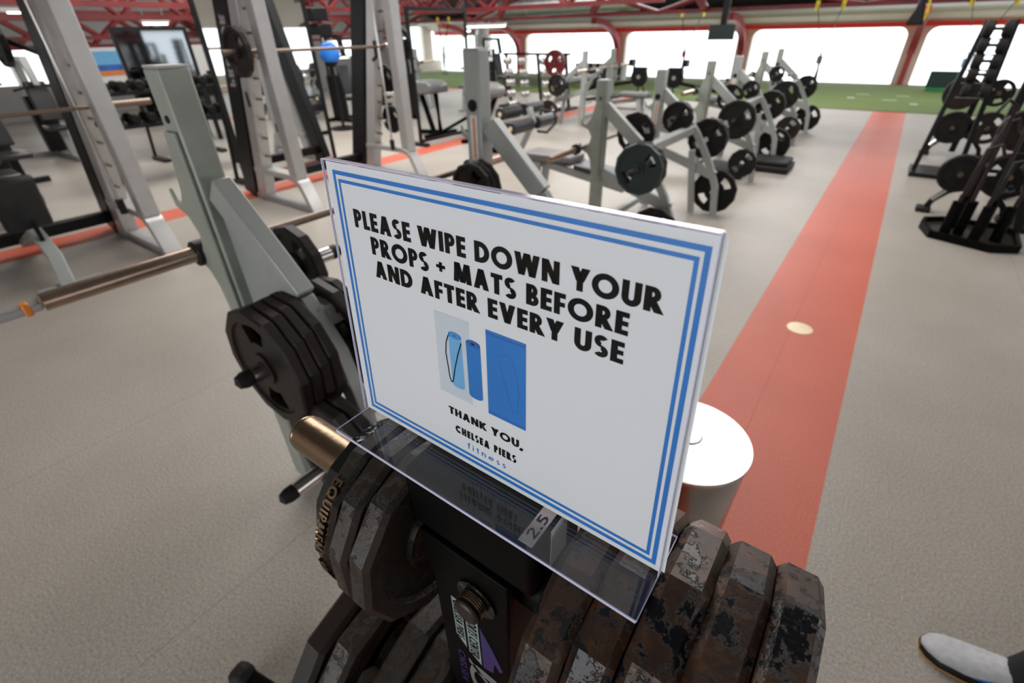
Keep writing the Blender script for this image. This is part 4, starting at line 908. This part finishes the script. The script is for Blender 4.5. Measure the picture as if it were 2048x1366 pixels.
# rowing machines on the turf edge
def rower(x, s, label):
    y = 14.3; t = thing('rowing_machine', label, 'rowing machine', (x, y, 0), 'rowing machines on the turf')
    part('flywheel', MB().lathe([(0, -.06), (.20, -.06), (.24, -.03), (.24, .03), (.20, .06), (0, .06)], (x, y, .50), (0, 1, 0), 32), m_black, t)
    part('flywheel_hub', MB().lathe([(0, -.075), (.05, -.075), (.05, -.06)], (x, y, .50), (0, 1, 0), 16), m_grey, t)
    part('rail', MB().tube([(x + s * .15, y, .38), (x + s * 1.75, y, .12)], .06, .07), m_blackm, t)
    part('seat', MB().box(min(x + s * .9, x + s * 1.2), max(x + s * .9, x + s * 1.2), y - .15, y + .15, .32, .37), m_vinyl, t, bevel=.015)
    part('rear_leg', MB().tube([(x + s * 1.7, y, .14), (x + s * 1.75, y, .035)], .3, .04), m_black, t)
    for k in (-.02, .25): part('front_leg', MB().tube([(x - s * .02, y, .45), (x - s * k, y, .035)], .03, .03, up=(0, 1, 0)), m_black, t)
    part('front_foot', MB().box(min(x - s * .3, x), max(x - s * .3, x), y - .25, y + .25, .012, .04), m_black, t)
    part('monitor_arm', MB().tube([(x - s * .05, y, .55), (x + s * .25, y, .80)], .03, .03, up=(0, 1, 0)), m_black, t)
    part('monitor', MB().box(x + s * .25 - .07, x + s * .25 + .07, y - .1, y + .1, .76, .92), m_black, t, bevel=.01)
    part('top_box', MB().box(x - .2, x + .2, y - .07, y + .07, .60, .74), m_black, t, bevel=.02)
rower(-6.0, -1, 'black rowing machine in front of the striped box, rail pointing left'); rower(-5.0, 1, 'black rowing machine with its rail pointing right towards the bench row')
sb = thing('striped_barrier', 'black and white striped box standing on the turf', 'barrier', (-9.6, 19, .012))
part('body', MB().box(-10.6, -8.55, 18.85, 19.15, .012, .55), m_white, sb, smooth=False)
for k in range(7): part('stripe', MB().box(-10.6 + k * .30 + .0, -10.6 + k * .30 + .14, 18.845, 18.85, .03, .55), m_black, sb, smooth=False)
bd = thing('equipment_board', 'dark rectangular board with green base on the turf at the right', 'board', (.86, 19, .012))
part('panel', MB().box(.52, 1.17, 18.95, 19.05, .10, .50), m_board, bd, bevel=.01); part('base', MB().box(.54, 1.18, 18.9, 19.1, .012, .10), m_green, bd, bevel=.01)
tv = thing('hanging_monitor', 'dark square monitor hanging from the roof before the windows', 'monitor', (-3.35, 12, 1.4))
part('screen', MB().box(-3.61, -3.09, 11.95, 12.0, 1.39, 1.66), m_board, tv, bevel=.01); part('housing', MB().box(-3.55, -3.15, 12.0, 12.25, 1.42, 1.66), m_board, tv, bevel=.03); part('hanger', MB().box(-3.43, -3.31, 12.05, 12.15, 1.66, 2.6), m_black, tv)
for (x, y, z, s, lb) in ((-8.0, 5.66, 1.9, .15, 'upper black speaker hanging above the blue ball'), (-8.0, 5.72, 1.70, .13, 'lower black speaker hanging above the blue ball'), (-8.6, 8.9, 1.75, .16, 'black speaker hanging behind the right mirror')):
    t = thing('hanging_speaker', lb, 'speaker', (x, y, z), 'black speakers hung from the roof')
    part('cabinet', MB().box(x - s, x + s, y - s, y + s, z - s * .6, z + s * .6), m_black, t, bevel=.02); part('bracket', MB().cyl((x, y, z + s * .5), (x, y, z + .9 if z > 1.72 else z + .1), .012, 8), m_black, t)
dk = thing('ventilation_duct', 'silver ventilation duct running up from the floor to the roof', 'duct', (-12.1, 15, 0))
part('riser', MB().tube([(-12.12, 15, 0.02), (-12.12, 15, 1.9), (-11.9, 15, 2.15), (-11.3, 15, 2.25), (-6.5, 15, 2.30)], .24, n=20, up=(0, 1, 0)), m_duct, dk)
for k in range(6): part('seam_ring', MB().lathe([(.24, 0), (.255, .01), (.255, .03), (.24, .04)], (-12.12, 15, .3 + k * .3), n=20), m_duct, dk)
# suspension straps
def straps(xa, xb, xm, y, zt, zm, zb, label, cm):
    t = thing('suspension_trainer', label, 'straps', (xm, y, zb), 'suspension straps hanging from the roof')
    part('strap', MB().tube([(xa, y, zt), (xm - .01, y, zm)], .04, .008), m_black, t, smooth=False); part('strap', MB().tube([(xb, y, zt), (xm + .01, y, zm)], .04, .008), m_black, t, smooth=False)
    part('lower_strap', MB().tube([(xm, y, zm), (xm + .02, y, zb + .3), (xm + .02, y, zb + .1)], .07, .03), m_black, t, smooth=False)
    part('buckle', MB().box(xm - .05, xm + .05, y - .02, y + .02, zm - .18, zm - .05), cm, t, bevel=.008)
    for s in (-1, 1): part('handle', MB().tube([(xm + s * .03, y, zb + .1), (xm + s * .10, y, zb), (xm - s * .0, y, zb)], .014, n=8, up=(0, 1, 0)), m_rub, t)
    for x in (xa, xb): part('rope', MB().cyl((x, y, zt), (x, y, zt + .25), .006, 6), m_black, t); part('anchor_loop', MB().box(x - .03, x + .03, y - .01, y + .01, zt - .10, zt + .06), m_yellow, t, smooth=False)
straps(-1.72, -1.30, -1.44, 12, 1.93, 1.17, .60, 'black suspension straps hanging in a V left of the red stripe', m_grey)
straps(.50, 1.05, .74, 12, 1.92, 1.15, .62, 'black suspension straps hanging behind the right dumbbell tower', m_lblue)
straps(-5.15, -4.6, -4.95, 14.6, 1.95, 1.15, .60, 'thin suspension straps hanging before the middle window', m_redp)
sg = thing('hanging_sling_bag', 'black padded sling hanging at the top with yellow webbing', 'sling', (-.15, 9, 1.58))
part('pouch', MB().prism([(-.22, 1.585), (-.02, 1.585), (-.06, 1.72), (-.10, 1.95), (-.14, 1.95), (-.17, 1.74)], 'y', 8.92, 9.08), m_black, sg, bevel=.02)
part('rope', MB().cyl((-.12, 9, 1.9), (-.12, 9, 4.5), .012, 8), m_black, sg); part('webbing', MB().tube([(-.04, 8.95, 1.60), (-.03, 8.95, 1.7), (-.05, 8.95, 1.9)], .04, .01), m_yellow, sg)

# ================================================================ RIGHT SIDE
tw = thing('dumbbell_tower', 'black A-frame tower holding pairs of round black dumbbells at the right', 'dumbbell rack', (.66, 8.1, 0))
for x in (.54, .78): part('post', MB().tube([(x - .1 if x < .6 else x + .1, 8.12, 0), (x, 8.12, 1.62)], .05, .05, up=(0, 1, 0)), m_black, tw)
part('base', MB().box(.4, .92, 7.85, 8.4, 0, .05), m_black, tw)
for k, z in enumerate((1.54, 1.39, 1.24, 1.11, .96)):
    part('cradle', MB().box(.54, .80, 7.98, 8.12, z - .098, z - .088), m_black, tw)
    dumbbell((.65 + .01 * k, 8.0, z), .080, .25, m_rub, ['topmost', 'second', 'third', 'fourth', 'fifth and lowest'][k] + ' black dumbbell on the right tower', 'dumbbells on the right tower')
def round_tree(x, y, label, plates, gname):
    t = thing('plate_tree', label, 'weight rack', (x, y, 0), 'plate trees on the right')
    part('post', MB().tube([(x, y, .05), (x + .02, y, 1.25)], .07, .07, up=(0, 1, 0)), m_black, t, bevel=.005)
    for s in (-1, 1):
        lg = part('curved_leg', MB().tube([(x + s * .02, y - .1, .30), (x + s * .18, y - .1, .22), (x + s * .27, y - .1, .12), (x + s * .30, y - .1, .02)], .05, .05, up=(0, 1, 0)), m_black, t, bevel=.004)
        part('rubber_foot', MB().box(x + s * .31 - .06, x + s * .31 + .06, y - .17, y - .03, 0, .05), m_rub, lg, bevel=.01)
    part('chrome_bend', MB().tube([(x - .28, y - .13, .13), (x - .17, y - .13, .27), (x, y - .13, .36)], .02, n=8, up=(0, 1, 0)), m_chrome, t)
    for i, (px, pz, r, m, lb) in enumerate(plates):
        part('horn', MB().tube([(x, y, pz), (px, y - .01, pz)], .03, .03), m_black, t); part('horn', MB().cyl((px, y, pz), (px, y - .24, pz), .024, 14), m_bronze, t)
        plate((px, y - .16, pz), r, .06, 'y', m, lb, gname, roll=.3, sides=48, holes=0 if i % 2 == 0 else 3)
round_tree(.86, 9.55, 'black plate tree with curved legs at the right, nearer the turf', [(.74, .38, .205, m_irond, 'round plate low left on the farther right tree'), (1.10, .40, .20, m_iron, 'round plate low right on the farther right tree'), (.68, .80, .20, m_iron, 'brown round plate upper left on the farther right tree'), (1.05, .82, .16, m_irond, 'round plate upper right on the farther right tree')], 'round plates on the farther right tree')
round_tree(.86, 6.42, 'black plate tree with curved legs at the right, behind the tube holder', [(.70, .40, .17, m_irond, 'round plate low left on the nearer right tree'), (1.04, .42, .2, m_irond, 'round plate low right on the nearer right tree'), (.98, .80, .17, m_iron, 'brown round plate upper right on the nearer right tree')], 'round plates on the nearer right tree')
th_ = thing('bar_holder', 'black base with upright tubes holding worn cable bars at the right', 'bar holder', (.85, 5.65, 0))
base = [(.54, 5.72), (.60, 5.46), (1.0, 5.30), (1.18, 5.40), (1.20, 5.80), (1.12, 5.98), (.70, 5.98), (.56, 5.88)]
part('base_plate', MB().prism(base, 'z', 0, .02), m_rustl, th_)
rimb = MB().tube([(a, b, .03) for a, b in base + [base[0]]], .03, .06); part('base_rim', rimb, m_blackm, th_)
tubes = [(.70, 5.55), (.80, 5.62), (.76, 5.82), (.90, 5.50), (.95, 5.75), (1.05, 5.58)]
for x, y in tubes: part('tube', MB().lathe([(.030, .02), (.040, .02), (.040, .31), (.030, .31), (.030, .02)], (x, y, 0), n=20), m_blackm, th_)
for i, ((x, y), (dx, h, hk)) in enumerate(zip(tubes, [(.02, .74, .12), (-.03, 1.05, -.1), (.03, .9, .1), (-.05, 1.15, .1), (.0, .62, .14), (.02, .5, .12)])):
    pts = [(x, y, .03), (x + dx * .5, y, h * .7), (x + dx, y, h), (x + dx + hk * .6, y - .02, h + .04), (x + dx + hk, y - .03, h - .05)]
    tag(part('cable_bar', MB().tube(pts, .014, n=10, up=(0, 1, 0)), m_iron), ['worn bar with a short hooked end, leftmost in the tube holder', 'tall worn bar second from the left in the tube holder', 'worn bar in the rear left tube of the holder', 'tallest worn bar in the tube holder', 'worn bar in the rear right tube of the holder', 'shortest worn bar, rightmost in the tube holder'][i], 'cable bar', 'worn bars in the tube holder')
rk = thing('ladder_rack', 'tall black ladder-like rack at the right edge', 'rack', (1.1, 6.0, 0))
for a, b in (((1.24, 6.02, .02), (.80, 6.02, 1.9)), ((1.58, 6.35, .02), (1.12, 6.35, 1.9))): part('post', MB().tube([a, b], .07, .07, up=(0, 1, 0)), m_black, rk, bevel=.005)
for k in range(8):
    z = .25 + k * .2; f = z / 1.9; part('rung', MB().cyl((1.24 - .44 * f, 6.02, z), (1.58 - .46 * f, 6.35, z), .014, 8), m_bronze, rk)
part('base', MB().box(1.21, 1.65, 6.0, 6.4, 0, .05), m_black, rk)
machine(1.75, 7.6, 'black machine at the far right edge behind the ladder rack', h=1.5)

# ================================================================ PERSON (only one shoe and trouser hem reach the frame)
pe = bpy.data.meshes.new('person'); J = [(.98, 1.36, .98), (.98, 1.36, 1.18), (.97, 1.36, 1.40), (.96, 1.36, 1.52), (.95, 1.36, 1.60), (.94, 1.36, 1.72),
     (.98, 1.26, .92), (.96, 1.26, .50), (.84, 1.285, .12), (.98, 1.46, .92), (1.10, 1.46, .50), (1.28, 1.46, .14),
     (.97, 1.18, 1.42), (1.04, 1.12, 1.15), (.94, 1.10, .92), (.97, 1.54, 1.42), (.93, 1.60, 1.15), (.78, 1.62, 1.0)]
Eg = [(0, 1), (1, 2), (2, 3), (3, 4), (4, 5), (0, 6), (6, 7), (7, 8), (0, 9), (9, 10), (10, 11), (2, 12), (12, 13), (13, 14), (2, 15), (15, 16), (16, 17)]
Rd = [.14, .13, .14, .06, .075, .085, .09, .062, .045, .09, .062, .045, .055, .042, .03, .055, .042, .03]
pe.from_pydata(J, Eg, []); po_ = bpy.data.objects.new('person', pe); COL.objects.link(po_)
sk = po_.modifiers.new('skin', 'SKIN'); 
for v, r in zip(pe.skin_vertices[0].data, Rd): v.radius = (r, r)
pe.skin_vertices[0].data[0].use_root = True
ss = po_.modifiers.new('sub', 'SUBSURF'); ss.levels = 1; ss.render_levels = 2
pe.materials.append(m_pants); tag(po_, 'person in black trousers walking in at the bottom right corner', 'person')
def at_person(nm, mb, m, **k):
    o = part(nm, mb, m, po_, **k); return o
at_person('hair', MB().ball((.955, 1.36, 1.74), .105, 16, 10, sz=1.05), m_hair)
at_person('face', MB().ball((.925, 1.36, 1.70), .088, 16, 10, sz=1.2, sy=.85), m_skin)
def foot(x, y, z0, nm='shoe'):
    # sections along -X (toe): (dx, half width, z bottom, z top)
    sec = [(.02, .030, .02, .085), (.0, .038, .014, .10), (-.05, .040, .012, .105), (-.12, .043, .012, .085), (-.18, .049, .012, .062), (-.235, .047, .013, .048), (-.265, .032, .018, .040), (-.28, .012, .022, .030)]
    vs, fs = [], []; n_ = 12
    for dx, w, zb, zt in sec:
        for k in range(n_):
            a = 2 * PI * k / n_; c, s_ = math.cos(a), math.sin(a)
            vs.append((x + dx, y + w * math.copysign(abs(c) ** .7, c), z0 + (zb + zt) / 2 + (zt - zb) / 2 * math.copysign(abs(s_) ** .7, s_)))
    for i in range(len(sec) - 1):
        for k in range(n_): fs.append((i * n_ + k, i * n_ + (k + 1) % n_, (i + 1) * n_ + (k + 1) % n_, (i + 1) * n_ + k))
    fs += [tuple(range(n_)), tuple(range((len(sec) - 1) * n_, len(sec) * n_))]
    sh_ = at_person(nm, MB().add(vs, fs), m_shoe, ang=60)
    sole = [(x + dx, y + s_ * (w + .004)) for s_, rng in ((1, sec), (-1, sec[::-1])) for dx, w, _, _ in rng]
    part('sole', MB().prism(sole, 'z', z0 + .006, z0 + .026), m_black, sh_, bevel=.003)
    part('gum_outsole', MB().prism(sole, 'z', z0 + .0, z0 + .006), m_gum, sh_)
    for k in range(4): part('lace', MB().tube([(x - .06 - k * .022, y - .03, z0 + .088 - k * .007), (x - .06 - k * .022, y, z0 + .103 - k * .008), (x - .06 - k * .022, y + .03, z0 + .088 - k * .007)], .003, n=6), m_white, sh_)
    part('side_panel', MB().prism([(x - .17, z0 + .03), (x - .02, z0 + .03), (x - .02, z0 + .075), (x - .10, z0 + .065)], 'y', y - .046, y - .038), m_dblue, sh_, bevel=.003)
foot(.845, 1.30, 0.0); foot(1.30, 1.46, 0.0)
at_person('trouser_hem', MB().cyl((.803, 1.305, .05), (.87, 1.29, .36), .072, 20, r1=.08), m_pants)
